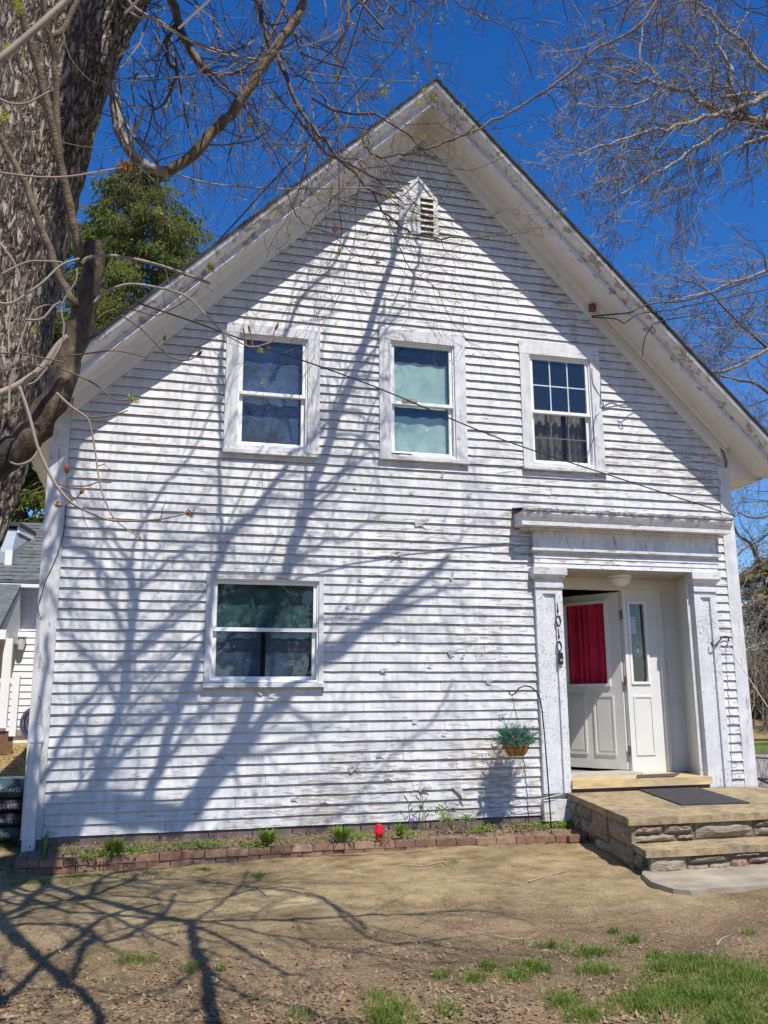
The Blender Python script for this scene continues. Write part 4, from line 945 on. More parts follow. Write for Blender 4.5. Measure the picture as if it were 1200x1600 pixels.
cable('white_cord', [at(800,1182,-.05), at(800.5,1215,-.05), at(799.5,1240,-.06), at(803,1248,-.10), at(815,1252.5,-.11), at(835,1251,-.11), at(856,1246,-.12), at(880,1240,-.12)], .0045, MT['whitewire'], 'white cord hanging below the basket and running right along the wall foot', 'cord')
cable('window_cable', [at(925,575,-.045), at(927,600,-.045), at(942,628,-.03), at(940,642,-.03), at(929,655,-.045), at(926,690,-.045), at(916,712,-.045), at(902,726,-.045)], .004, MT['wire'], 'thin dark cable down the right casing of the small paned window')
rp = cable('clothesline', [at(1137,1003,-.05), at(1142,1018,-.10), at(1165,1052,-.3), at(1200,1105,-.6), at(1260,1190,-1.1)], .0055, MT['rope'], 'pale line tied to the hook on the right corner running down to the right', 'rope')
cable('wall_hook', [at(1111,1003,-.09), at(1113,1009,-.10), at(1120,1006,-.10), at(1130,995,-.06), at(1138,996,-.05), at(1138,1003,-.05)], .008, MT['black'], 'black bent wire hook between the right pilaster and corner board', 'hook')
# teardrop ornament behind the sidelight glass
oc = at(997,1015,YB+.03); b = MB(); P = [oc+Vector((math.sin(t_/20*6.283)*.055*abs(math.sin(t_/20*3.1416))**.6, 0, .09*math.cos(t_/20*6.283)-.0)) for t_ in range(21)]
b.tube(P, .003, 4); b.tube([oc+Vector((math.cos(t_/16*6.283)*.036, 0, -.03+math.sin(t_/16*6.283)*.045)) for t_ in range(17)], .0025, 4); b.blob(oc+Vector((0,0,-.02)), (.018,.004,.03), R, 8, 5, .2)
b.tube([oc+Vector((0,0,.09)), oc+Vector((0,0,.14))], .002, 4); solo('hanging_ornament', b, simple('pale_ornament', (.7,.7,.72), .4), oc+Vector((0,0,-.09)), 'pale teardrop ornament hanging behind the narrow sidelight glass', 'ornament')

# ------------------------------------------------------------------ neighbour house
NY = 7.5
nh = thing('neighbour_house', (-3.2, NY, .55), 'white clapboard neighbouring house with grey shingle roof and dormer at the left', 'house')
nwz0, nwz1 = at(40,1134,NY).z, at(50,916,NY).z
part('wall', MB().box(-9, .6, NY, NY+5, .55, nwz1), MT['white'], nh)
part('foundation', MB().box(-9, .6, NY+.02, NY+.03+4.9, .1, nwz0), simple('weathered_footing', (.20,.18,.15), .9, .3), nh)
part('sill_board', MB().box(-9, .6, NY-.05, NY-.001, nwz0-.16, nwz0-.06), simple('grey_footing_board', (.30,.28,.24), .9, .3), nh)
nbm = MB(); nbm.v = [(0,0,0),(0,-.02,0),(0,-.004,.112),(0,0,.112),(1,0,0),(1,-.02,0),(1,-.004,.112),(1,0,.112)]; nbm.f = [(0,1,2,3),(7,6,5,4),(0,4,5,1),(1,5,6,2),(2,6,7,3),(3,7,4,0)]
nbme = nbm.mesh('clapboard', MT['white']); zz = nwz0
while zz < nwz1-.12:
    inst('clapboard', nbme, nh, (-4.2, NY-.001, zz), (0,0,0), (4.8,1,1)); zz += .1165
part('frieze_board', MB().box(-4.2, .6, NY-.04, NY-.021, nwz1-.18, nwz1), MT['white'], nh)
part('corner_trim', MB().box(at(22,960,NY-.03).x-.07, at(22,960,NY-.03).x, NY-.05, NY-.022, nwz0+1.5, nwz1-.2), MT['white'], nh)
rz1 = at(50,817,NY+1.9).z; re = at(50,907,NY-.45)
RY0, RZ0, RY1, RZ1 = NY-.45, re.z, NY+1.9, rz1
part('roof', MB().prism([(-9,RY0,RZ0),(.6,RY0,RZ0),(.6,RY1,RZ1),(-9,RY1,RZ1)], (0,.0,-.06)).prism([(-9,RY1,RZ1),(.6,RY1,RZ1),(.6,RY1+3,RZ1-1.5),(-9,RY1+3,RZ1-1.5)], (0,0,-.06)), MT['shingle'], nh)
part('roof_soffit', MB().box(-9, .6, RY0+.03, NY, RZ0-.10, RZ0-.075).box(-9, .6, RY0, RY0+.025, RZ0-.12, RZ0-.045), MT['white'], nh)
shb = MB(); rr = random.Random(5); ncr = 17; dv_ = Vector((0, RY1-RY0, RZ1-RZ0)); sl_ = dv_.length; du = dv_/sl_; dnn = Vector((0,-du.z,du.y))
for r_ in range(ncr):
    x = -4.6+(r_ % 2)*.08
    while x < .55:
        w_ = rr.uniform(.13,.24); th_ = rr.choice((.004,.010,.010,.016)); c0 = Vector((x, RY0, RZ0))+du*(sl_*r_/ncr)+dnn*(.003)
        h_ = sl_/ncr*1.0
        shb.hexa([c0, c0+Vector((w_-.006,0,0)), c0+Vector((w_-.006,0,0))+du*h_, c0+du*h_, c0+dnn*th_, c0+Vector((w_-.006,0,0))+dnn*th_, c0+Vector((w_-.006,0,0))+du*h_+dnn*.001, c0+du*h_+dnn*.001]); x += w_
part('shingles', shb, MT['shingle'], nh, kind='stuff')
# dormer cheek with blue-grey siding and its roof edge
DYf = NY+.45
da, db, dc, dd = at(28,822,DYf+.9), at(52,838,DYf), at(16,880,DYf), at(12,866,DYf+.3)
def roofhit(px, py):
    d = FWD + RIGHT*((px-600)/F_PX) - UP*((py-800)/F_PX); nn = Vector((0, -(RZ1-RZ0), RY1-RY0)); p0 = Vector((0, RY0, RZ0)); return CAM+d*((p0-CAM).dot(nn)/d.dot(nn))
dA, dB = roofhit(51,838), roofhit(17,881); dC = at(27,823,dB.y+.45); dF = at(14,862,dB.y)
dorm = part('dormer', MB().prism([dA, dB, Vector((dB.x,dB.y,dF.z)), Vector((dC.x,dC.y,dC.z-.04))], (-1.3,0,0)), MT['bluegrey'], nh)
part('dormer_roof', MB().prism([dA+Vector((.06,0,.02)), dC+Vector((.06,-.1,.0)), dC+Vector((.06,-.1,.07)), dA+Vector((.06,0,.09))], (-1.5,0,0)), MT['roofdark'], dorm)
part('dormer_fascia', MB().prism([dA+Vector((.05,0,-.09)), dC+Vector((.05,-.05,-.12)), dC+Vector((.05,-.05,-.005)), dA+Vector((.05,0,.015))], (-.04,0,0)), MT['white'], dorm)
part('dormer_trim', MB().box(dB.x-.10, dB.x+.02, dB.y-.06, dB.y-.002, dB.z-.25, dF.z+.02), MT['white'], dorm)
# porch at far left
PY = NY-1.4
pa = at(24,912,PY); pb_ = at(4,985,PY-.7)
part('porch_roof', MB().prism([(-6,NY-.05,pa.z+.28),(pa.x-.05,NY-.05,pa.z+.28),(pa.x-.02,PY-1.1,pb_.z),(-6,PY-1.1,pb_.z)], (0,0,-.07)), MT['shingle'], nh)
part('porch_fascia', MB().box(-6, pb_.x+.12, PY-1.15, PY-1.11, pb_.z-.16, pb_.z-.02), MT['white'], nh)
part('porch_beam', MB().prism([(pa.x-.06,PY-1.05,pb_.z-.1),(pa.x-.06,NY-.06,pb_.z-.1),(pa.x-.06,NY-.06,pa.z+.18),(pa.x-.06,PY-1.05,pb_.z-.06)], (-.08,0,0)), MT['white'], nh)
pc = at(10,1060,PY); part('porch_post', MB().box(pc.x-.07, pc.x+.06, PY-.06, PY+.06, .9, pb_.z-.08), MT['white'], nh)
ra = at(22,1062,PY); rb = at(20,1140,PY); rail = part('railing', MB().box(-5, ra.x, PY-.03, PY+.04, ra.z-.05, ra.z+.02), MT['white'], nh)
part('newel', MB().box(ra.x-.01, ra.x+.09, PY-.05, PY+.06, rb.z-.1, ra.z+.06), MT['white'], rail)
part('bottom_rail', MB().box(-5, ra.x, PY-.02, PY+.03, rb.z-.02, rb.z+.04), MT['white'], rail)
x = ra.x-.09
while x > -3.4: part('baluster', MB().box(x-.015, x+.015, PY-.01, PY+.015, rb.z+.041, ra.z-.051), MT['white'], rail); x -= .085
part('porch_skirt', MB().box(-5, ra.x+.05, PY, PY+.03, .5, rb.z-.021), simple('brown_skirt_board', (.18,.09,.045), .8, .3), nh)
wl = at(34,1002,NY-.05); lamp = part('wall_lamp', MB().box(wl.x-.07, wl.x+.07, NY-.04, NY-.021, wl.z-.10, wl.z+.10), MT['white'], nh)
part('lamp_arm', MB().lathe([(.10,.07),(.09,.11),(.03,.15)], (wl.x, NY-.12, wl.z), 10), MT['white'], lamp)
part('lamp_glass', MB().lathe([(.05,-.15),(.08,.07)], (wl.x, NY-.12, wl.z), 10), simple('frosted_lamp_glass', (.6,.6,.58), .3), lamp)

# ------------------------------------------------------------------ gravel bags and hose reel beside the corner
def pillow(c, L, D, H, seed):
    rr = random.Random(seed); b = MB(); nx, ny = 14, 10; base = 0
    for side_ in (1, -1):
        i0 = len(b.v)
        for j in range(ny+1):
            for i in range(nx+1):
                u, v = i/nx*2-1, j/ny*2-1; e = (1-u**4)*(1-v**4); zz = side_*H/2*(e**.45)*(1+.12*noise.noise(Vector((u*2.3+seed, v*2.1, side_))))
                b.v.append((c[0]+u*L/2*(1+.02*math.sin(v*9+seed)), c[1]+v*D/2, c[2]+zz+.006*noise.noise(Vector((u*7, v*7, seed)))))
        for j in range(ny):
            for i in range(nx):
                a = i0+j*(nx+1)+i; f = (a, a+1, a+nx+2, a+nx+1); b.f.append(f if side_ > 0 else f[::-1])
    return b
txt_mat = simple('white_bag_print', (.40,.44,.44), .5, .1)
bagm = [simple('dark_green_bag', (.03,.075,.075), .3, .5, 6, 20, .5, .01), simple('brown_black_bag', (.045,.035,.04), .3, .5, 6, 20, .5, .01)]
labs = ['topmost dark green bag of the gravel stack left of the house corner', 'second gravel bag from the top of the stack left of the corner', 'third gravel bag down in the stack left of the house corner', 'bottom gravel bag lying on the grass left of the house corner']
y0b = .25
for k_, (py, h_) in enumerate([(1237,.15),(1262,.10),(1284,.10),(1305,.10)]):
    c_ = at(20, py, y0b); cx_ = c_.x-.13+(.03,-.02,.015,-.01)[k_]; zc = [.50,.365,.26,.155][k_]+gh(-1.6,.2)+.0
    zc = at(20, [1233,1259,1281,1303][k_], y0b-.2).z
    b = thing('gravel_bag', (cx_, y0b, zc-h_/2), labs[k_], 'bag', 'stacked bags of pea gravel')
    part('bag_skin', pillow((cx_, y0b, zc), .66, .42, h_*1.25, k_), bagm[1 if k_ in (1,2) else 0], b, True)
    cu_ = bpy.data.curves.new('bag_print', 'FONT'); cu_.body = 'PEA GRAVEL'; cu_.size = .052; cu_.extrude = .001; cu_.align_x = 'CENTER'; cu_.align_y = 'CENTER'
    to = bpy.data.objects.new('bag_print', cu_); C.objects.link(to); dg = bpy.context.evaluated_depsgraph_get(); me = bpy.data.meshes.new_from_object(to.evaluated_get(dg)); bpy.data.objects.remove(to)
    me.materials.clear(); me.materials.append(txt_mat)
    for v in me.vertices:
        X, Z = v.co.x, v.co.y
        e_ = max(0, 1-abs(Z/(h_*.62))**2.2); v.co = (X+(.06,.09,.0,.0)[k_], -.21*e_**.25*0.98-.012+v.co.z, Z*1.1-.006)
    o_ = bpy.data.objects.new('bag_print', me); C.objects.link(o_); o_.parent = b; o_.location = (0, 0, h_/2)
hr = at(60,1130,1.3); reel = thing('hose_reel', (hr.x, 1.3, hr.z-.3), 'white round reel of coiled grey hose behind the left corner of the house', 'hose reel')
ax = Vector((-.3,-1,0)).normalized()
part('disc', MB().lathe([(.13,0),(.13,.02)], hr, 24, ax), MT['white'], reel)
for r_, off in ((.155,.0),(.175,.04),(.155,.075)):
    part('hose_loop', MB().tube([hr+ax*off+(ax.orthogonal().normalized()*math.cos(t_/28*6.283)+ax.cross(ax.orthogonal().normalized())*math.sin(t_/28*6.283))*r_ for t_ in range(29)], .015, 6, False), simple('grey_hose', (.42,.44,.47), .5), reel, True)
hc = at(50,1124,1.2); part('handle', MB().blob(hc, (.05,.04,.07), R, 8, 6, .1), simple('red_plastic', (.45,.03,.03), .5), reel)  # small red object of unknown kind, added to the reel as a handle

# ------------------------------------------------------------------ foliage helpers
def crown(mb, c, r, n, s, rng, droop=0.0, clump=0, elong=1.0):
    """leaf faces gathered in clumps through an ellipsoid"""
    cl = []
    for _ in range(clump):
        d = Vector((rng.gauss(0,1), rng.gauss(0,1), rng.gauss(0,1))).normalized()*(rng.random()**.45)
        cl.append(Vector((c[0]+d.x*r[0], c[1]+d.y*r[1], c[2]+d.z*r[2])))
    for _ in range(n):
        q = rng.choice(cl); cr = min(r)*.28
        p = q+Vector((rng.gauss(0,cr), rng.gauss(0,cr), rng.gauss(0,cr*.8)))
        d = Vector((rng.uniform(-1,1), rng.uniform(-1,1), rng.uniform(-1,1)-droop)).normalized(); u = d.orthogonal().normalized(); L = s*rng.uniform(.5,1.4)
        mb.poly([p, p+d*L*.5*elong+u*L*.22, p+d*L*elong, p+d*L*.5*elong-u*L*.22])
def conifer(x, y, zb, h, rad, lab, n=9000, mat='conifer', seed=1, s=.22, grp=None):
    rr = random.Random(seed); t_ = thing('evergreen_tree', (x, y, zb), lab, 'tree', grp)
    part('trunk', MB().tube([(x,y,zb),(x+.1,y,zb+h*.5),(x,y,zb+h*.96)], [.22,.14,.03], 8), MT['bark_young'], t_)
    b = MB(); br = MB()
    nb_ = int(h*9)
    for k_ in range(nb_):
        f = (k_+rr.random())/nb_; zz = zb+h*(.08+.92*f); L = rad*(1-f)**.5*rr.uniform(.45,1.15)+.15; a = rr.uniform(0, 6.283); d = Vector((math.cos(a), math.sin(a), 0))
        p0 = Vector((x, y, zz)); tip = p0+d*L+Vector((0,0,-L*.25)); br.tube([p0, p0+d*L*.5+Vector((0,0,L*.05)), tip], [.03,.02,.006], 3)
        m_ = int(n/nb_)
        for _ in range(m_):
            u = rr.random()**.7; q = p0.lerp(tip, u)+Vector((0,0,L*.12*math.sin(u*3.14)))+Vector((rr.gauss(0,.10+.12*u*L*.4), rr.gauss(0,.10+.12*u*L*.4), -abs(rr.gauss(0,.16))))
            e = (d*.4+Vector((rr.uniform(-.7,.7), rr.uniform(-.7,.7), rr.uniform(-1.3,-.1)))).normalized(); w_ = e.orthogonal().normalized(); S = s*rr.uniform(.5,1.4)
            b.poly([q, q+e*S*.5+w_*S*.16, q+e*S, q+e*S*.5-w_*S*.16])
    part('limbs', br, MT['bark_young'], t_, kind='stuff'); part('crown', b, MT[mat], t_, kind='stuff'); return t_
p = at(205,500,15); conifer(p.x+.15, 15, 2.0, at(200,250,15).z-2.0, 5.2, 'tall drooping evergreen rising behind the left roof slope, its top the highest of the three', 58000, seed=3, s=.16, grp=None)
p = at(282,500,17); conifer(p.x, 17, 2.0, at(282,335,17).z-2.0, 3.6, 'lower evergreen close to the left roof slope, right of the tallest one', 30000, seed=33, s=.17)
p = at(150,500,19); conifer(p.x, 19, 2.0, at(150,320,19).z-2.0, 3.4, 'evergreen close behind the big trunk, lower than the tallest one', 24000, seed=35, s=.18)
p = at(60,790,17); conifer(p.x-.6, 17, 1.5, at(150,400,17).z-1.5, 2.6, 'evergreen seen between the trunk and the left corner board', 40000, seed=4, s=.18)

# ------------------------------------------------------------------ bare branch generator
def grow(mb, p, d, L, r, depth, rng, grav=-.02, nseg=5, kids=3, spread=.8, ns=4, minr=.0012, crook=.22, buds=None):
    pts = [Vector(p)]; dd_ = Vector(d).normalized(); rad = [r]
    for i in range(nseg):
        dd_ = (dd_+Vector((rng.gauss(0,crook), rng.gauss(0,crook), rng.gauss(0,crook)+grav))).normalized()
        pts.append(pts[-1]+dd_*L/nseg); rad.append(max(minr, r*(1-.62*(i+1)/nseg)))
    mb.tube(pts, rad, ns if depth > 0 else 3, False)
    if buds is not None and depth == 0 and rng.random() < .5: buds.append(pts[-1])
    if depth > 0:
        for k_ in range(kids):
            i = rng.randint(1, nseg); q = pts[i]; base = (pts[i]-pts[i-1]).normalized()
            s_ = base.orthogonal().normalized(); s_ = Matrix.Rotation(rng.uniform(0, 6.283), 3, base) @ s_
            grow(mb, q, base+s_*rng.uniform(.5,1.1)*spread, L*rng.uniform(.42,.72), rad[i]*rng.uniform(.5,.75), depth-1, rng, grav, max(3, nseg-1), kids, spread, ns, minr, crook, buds)
def smooth(P, k=4):
    Q = []
    for i in range(len(P)-1):
        p0, p1, p2, p3 = P[max(i-1,0)], P[i], P[i+1], P[min(i+2,len(P)-1)]
        for j in range(k):
            t_ = j/k; Q.append(.5*((2*p1)+(p2-p0)*t_+(2*p0-5*p1+4*p2-p3)*t_*t_+(3*p1-p0-3*p2+p3)*t_**3))
    return Q+[P[-1]]
def limb_path(P, r0, r1, rng=None, wob=0, k=4):
    Q = smooth([Vector(p) for p in P], k)
    if rng: Q = [q+Vector((rng.gauss(0,wob), rng.gauss(0,wob), rng.gauss(0,wob))) for q in Q]
    n = len(Q)-1; return Q, [lerp(r0, r1, i/n) for i in range(n+1)]

# ------------------------------------------------------------------ the big maple at the left
TY = -4.5
mp_ = thing('maple_tree', (-1.7, TY, -.1), 'huge rough barked old tree at the left edge leaning toward the house', 'tree')
def barktube(P, rad, nr=170, step=.017, amp=.024, seed=0, knots=()):
    Q = smooth([Vector(p) for p in P], 12); n = len(Q)-1; cum = [0]
    for a, b in zip(Q[:-1], Q[1:]): cum.append(cum[-1]+(b-a).length)
    m_ = int(cum[-1]/step); b = MB(); u = None; src = [i/(len(rad)-1)*cum[-1] for i in range(len(rad))]
    for i in range(m_+1):
        s_ = cum[-1]*i/m_; k_ = min(max(j for j in range(n+1) if cum[j] <= s_+1e-9), n-1); t_ = (s_-cum[k_])/(cum[k_+1]-cum[k_]); c_ = Q[k_].lerp(Q[k_+1], t_); T = (Q[k_+1]-Q[k_]).normalized()
        f = s_/cum[-1]*(len(rad)-1); j = min(int(f), len(rad)-2); r_ = lerp(rad[j], rad[j+1], f-j)
        if u is None: u = T.orthogonal().normalized()
        u = (u-T*u.dot(T)).normalized(); v = T.cross(u)
        for q in range(nr):
            a = 6.28318*q/nr; D = u*math.cos(a)+v*math.sin(a); P0 = c_+D*r_
            n0_ = .5*noise.noise(Vector((math.cos(a)*r_*9, math.sin(a)*r_*9, s_*9+3)))
            n1 = noise.noise(Vector((math.cos(a)*r_*34+n0_, math.sin(a)*r_*34, s_*6.5+seed))); n2 = noise.noise(Vector((math.cos(a)*3.1, math.sin(a)*3.1, s_*1.3+seed)))
            rg = min(1, abs(n1)*5)**.7
            off = amp*(rg-.45)+.03*n2*(r_/.33)
            for (kc, kr, kh) in knots:
                dd = (P0-Vector(kc)).length
                if dd < kr*1.8: off += kh*math.exp(-(dd/kr)**2*1.6)*(1-.35*math.cos(dd/kr*7))
            b.v.append(tuple(c_+D*(r_+off)))
    for i in range(m_):
        for q in range(nr): a = i*nr+q; b2 = i*nr+(q+1) % nr; b.f.append((a, b2, b2+nr, a+nr))
    return b
tp = [(-1.75,TY,-.2),(-1.55,TY,.6),(-1.27,TY,1.6),(-1.12,TY,2.1),(-.93,TY,2.9),(-.885,TY,3.6),(-.80,TY,4.2),(-.68,TY,4.8),(-.50,TY,5.45),(-.22,TY-.05,6.2),(.0,TY-.1,6.9)]
trr = [.48,.40,.355,.345,.335,.315,.295,.285,.30,.27,.22]
kn = [((at(55,690,TY-.34).x, TY-.33, at(55,690,TY-.34).z), .17, .035), ((at(60,370,TY-.3).x, TY-.30, at(60,370,TY-.3).z), .15, .03), ((at(20,560,TY-.3).x, TY-.32, at(20,560,TY-.3).z), .2, .02), ((at(158,125,TY).x, TY-.12, at(158,125,TY).z), .07, .07)]
part('trunk', barktube(tp, trr, knots=kn), MT['bark'], mp_, True)
part('fork', barktube([(-.80,TY-.02,4.5),(-.90,TY-.05,5.05),(-1.15,TY-.1,5.6),(-1.4,TY-.2,6.6),(-1.5,TY-.3,8)], [.12,.11,.10,.09,.07], 40, .03, .012, 9), MT['bark'], mp_, True)
rng = random.Random(41)
def traced(name, px, y, r0, r1, mat, ns=8, wob=0, dy=0, k=4, parent=None):
    """limb through points given as (picture x, picture y) at depth y (+dy along it)"""
    n = len(px)-1; P = [at(a, b, y+dy*i/n) for i, (a, b) in enumerate(px)]
    Q, rr_ = limb_path(P, r0, r1, rng if wob else None, wob, k)
    o = part(name, MB().tube(Q, rr_, ns), mat, parent or mp_, True); return Q, rr_
IN = []   # (path, radii) for side twigs
LY = -5.6
# near cut limb and its two long sprouts
Q, r_ = traced('limb', [(-70,770),(0,720),(40,690),(75,640),(100,585),(118,530),(135,470),(143,430),(146,398)], LY, .066, .040, MT['limbbark'], 14, .004)
traced('limb_stub', [(146,402),(146,388),(146,380)], LY, .040, .036, MT['limbbark'], 10)
Q, r_ = traced('sprout', [(128,415),(118,360),(104,300),(92,240),(75,170),(60,110),(42,50),(28,-10),(18,-60)], LY, .019, .013, MT['bark_young'], 8, .002, -.3)
Q, r_ = traced('sprout', [(112,330),(96,265),(90,205),(88,130),(82,80),(74,45),(66,-10)], LY-.02, .015, .011, MT['bark_young'], 8, .002, -.2)
traced('sprout', [(82,58),(98,48),(112,20),(124,-5),(135,-40)], LY-.05, .014, .011, MT['bark_young'], 8)
traced('sprout', [(120,478),(96,440),(70,370),(40,290),(12,235),(-15,190)], LY-.05, .017, .011, MT['bark_young'], 8, .002)
traced('limb', [(-40,125),(0,92),(50,50),(105,0),(150,-45)], -6.3, .0125, .012, MT['twigpale'], 10)
traced('limb', [(-30,625),(0,614),(30,600),(66,574),(90,540),(106,526)], LY-.15, .014, .012, MT['twigpale'], 8)
TW = [([(0,474),(20,473),(46,456),(68,440),(96,414),(124,404)], -6.2, 0.0046, 0.0037),
 ([(0,430),(40,410),(70,408),(98,410)], -6.1, 0.0037, 0.0031),
 ([(128,412),(140,402),(180,400),(240,412),(300,432),(328,443)], -5.9, 0.0071, 0.0062),
 ([(146,474),(164,456),(200,444),(240,448),(290,462),(320,490),(350,520),(385,540),(402,541),(418,536),(430,528),(445,522)], -6.0, 0.0050, 0.0019),
 ([(402,541),(426,534),(428,520),(434,506)], -6.0, 0.0025, 0.0022),
 ([(108,556),(140,552),(176,548),(205,552),(230,559)], -5.8, 0.0031, 0.0019),
 ([(176,548),(190,535),(200,522),(215,510)], -5.8, 0.0019, 0.0012),
 ([(90,574),(120,586),(148,600),(165,614),(180,624),(205,625)], -6.0, 0.0034, 0.0025),
 ([(30,604),(40,632),(48,658),(58,696),(68,720),(84,752),(110,784),(140,800),(170,812),(200,814),(240,812),(270,807),(296,801)], -6.7, 0.0053, 0.0025),
 ([(111,784),(107,755),(104,728)], -6.7, 0.0025, 0.0019),([(111,784),(122,775),(130,765)], -6.7, 0.0019, 0.0015),([(111,784),(98,790),(88,788)], -6.7, 0.0019, 0.0015),
 ([(88,614),(112,636),(136,653),(142,670),(148,700),(156,756),(166,786),(180,812),(206,832),(222,844)], -6.3, 0.0042, 0.0019),
 ([(136,653),(166,650),(184,647),(200,641)], -6.3, 0.0031, 0.0015),
 ([(80,746),(92,756),(106,759),(136,759),(154,753),(174,754)], -6.5, 0.0028, 0.0019),
 ([(206,832),(215,834),(222,844)], -6.3, 0.0019, 0.0009),
 ([(190,493),(220,513),(247,540),(267,558),(293,563),(312,552)], -6.0, 0.0034, 0.0025),
 ([(150,500),(170,486),(200,483),(235,491),(250,492),(290,470),(310,452)], -5.7, 0.0034, 0.0019),
 ([(0,270),(40,275),(70,277),(105,276),(140,271),(190,262)], -6.4, 0.0038, 0.0031),
 ([(95,222),(130,229),(165,231),(190,230)], -6.2, 0.0020, 0.0012),
 ([(0,155),(18,162),(45,160),(78,142)], -6.5, 0.0040, 0.0031),
 ([(98,50),(110,90),(140,125),(170,135)], -5.9, 0.0022, 0.0012),
 ([(0,650),(20,640),(28,636)], -6.2, 0.0031, 0.0025),([(62,700),(50,718),(30,726),(16,722)], -6.4,.005,.003),
 ([(0,552),(30,552),(70,560),(100,566)], -6.1, 0.0031, 0.0025),([(30,562),(60,572),(76,578)], -6.1,.003,.002),
 ([(40,602),(60,592),(92,545),(100,512),(96,478),(118,440),(120,420)], -5.9,.004,.003),([(14,650),(16,600),(30,540),(50,490),(75,476),(90,480)], -5.9,.005,.003),
 ([(40,500),(66,498),(84,478),(96,472)], -6.3, 0.0043, 0.0031),
 ([(0,380),(30,430),(15,500),(14,560)], -5.8,.004,.003),
 ([(275,272),(320,285),(370,291),(440,295),(520,294),(590,293),(640,290)], -5.0, 0.0046, 0.0025),
 ([(433,92),(467,110),(500,116),(540,120),(600,125),(660,127)], -4.6, 0.0037, 0.0019),
 ([(400,65),(430,90),(440,130),(500,140),(527,143)], -4.6, 0.0034, 0.0019),
 ([(527,143),(545,158),(560,150),(590,140)], -4.6, 0.0019, 0.0012)]
for P_, y_, a, b in TW:
    Q, r_ = traced('twig', P_, y_, a, b, MT['twigpale'] if a > .0036 else MT['twigred'], 6); IN.append((Q, r_, .35))
# knotty limb from the trunk swinging under and up to the top of the frame
Q, r_ = traced('limb', [(158,124),(168,128),(180,160),(186,200),(196,224),(212,246),(232,262),(262,268)], -4.6, .026, .030, MT['barkgrey'], 10, .004); IN.append((Q, r_, .8))
Q, r_ = traced('limb', [(262,268),(290,250),(325,215),(360,178),(392,132),(415,95),(445,55),(468,20),(480,-20),(490,-70)], -4.6, .031, .026, MT['bark_young'], 10, .004); IN.append((Q, r_, .8))
Q, r_ = traced('limb', [(212,246),(205,215),(218,192),(224,168)], -4.65, .011, .009, MT['twigpale'], 7)
Q, r_ = traced('limb', [(186,180),(205,208),(225,232),(248,258)], -4.55, .010, .009, MT['twigpale'], 7)
Q, r_ = traced('limb', [(190,-60),(200,0),(240,30),(290,60),(360,85),(400,90),(440,80)], -5.0, .009, .005, MT['twigpale'], 7)
Q, r_ = traced('limb', [(190,8),(215,26),(246,31),(300,66),(340,83),(400,92)], -5.1, .006, .004, MT['twigpale'], 7); IN.append((Q,r_,.6))
# dark hanging limbs across the upper left sky
HL = [([(258,-70),(268,-10),(276,30),(290,62),(305,90),(322,112)], -4.0, 0.0330, 0.0264),
 ([(322,112),(345,118),(370,112),(395,96),(420,60),(440,20),(460,-30)], -3.9, 0.0106, 0.0132),
 ([(322,112),(335,132),(352,140),(380,160),(395,200),(420,240),(445,285)], -3.9, 0.0106, 0.0026),
 ([(276,40),(262,60),(262,92),(275,115),(262,150),(242,170),(220,150)], -4.0, 0.0145, 0.0053),
 ([(400,-30),(407,20),(420,67),(443,110),(467,170),(500,213),(543,260),(580,297),(593,320),(627,353),(665,368),(720,372),(790,368),(800,366)], -4.4, 0.0172, 0.0026),
 ([(500,207),(530,200),(560,200),(567,218),(573,233),(585,243),(600,247),(633,240),(673,230),(717,213),(763,193),(800,175),(867,132),(933,77),(987,50),(1013,20),(1035,-20)], -3.6, 0.0053, 0.0119),
 ([(800,211),(815,222),(830,226),(850,222),(870,208),(888,190)], -3.6, 0.0040, 0.0026),
 ([(275,90),(285,160),(300,230),(305,300),(318,330)], -3.8, 0.0079, 0.0033),([(240,20),(270,70),(300,140),(310,215),(316,280)], -3.8, 0.0073, 0.0026),
 ([(530,-30),(533,20),(535,60),(528,100),(530,160),(520,240)], -3.9, 0.0079, 0.0026),([(430,-20),(450,20),(480,60),(510,80),(540,100)], -4.2, 0.0066, 0.0033),
 ([(590,-30),(620,40),(640,60),(665,100),(672,118)], -3.9, 0.0059, 0.0026),([(650,-30),(600,30),(560,60),(600,110),(640,120)], -3.9, 0.0046, 0.0020),
 ([(700,-30),(720,10),(760,30),(800,44),(830,62),(855,70),(880,66),(930,52)], -3.7, 0.0059, 0.0026),([(560,-30),(590,20),(625,55),(650,80),(680,100)], -4.1, 0.0053, 0.0020),
 ([(500,213),(470,230),(440,215),(400,180),(370,120)], -4.4, 0.0053, 0.0026),([(543,260),(590,262),(640,250)], -4.4, 0.0040, 0.0020),
 ([(470,380),(500,330),(540,290),(560,270)], -4.3, 0.0033, 0.0026),([(445,285),(460,330),(478,350),(520,370),(560,400),(640,420),(700,470)], -4.3, 0.0046, 0.0013),
 ([(560,360),(540,420),(535,450),(520,480),(512,498),(490,500)], -4.8, 0.0026, 0.0010),([(593,320),(620,370),(640,420),(680,445),(690,470)], -4.4, 0.0040, 0.0013),
 ([(640,330),(700,345),(760,340),(800,330)], -4.3, 0.0040, 0.0013),([(870,0),(930,20),(980,15),(1000,-5)], -3.7, 0.0033, 0.0020)]
for P_, y_, a, b in HL:
    Q, r_ = traced('limb', P_, y_, a, b, MT['twig'], 7, .006, 0); IN.append((Q, r_, 1.0))
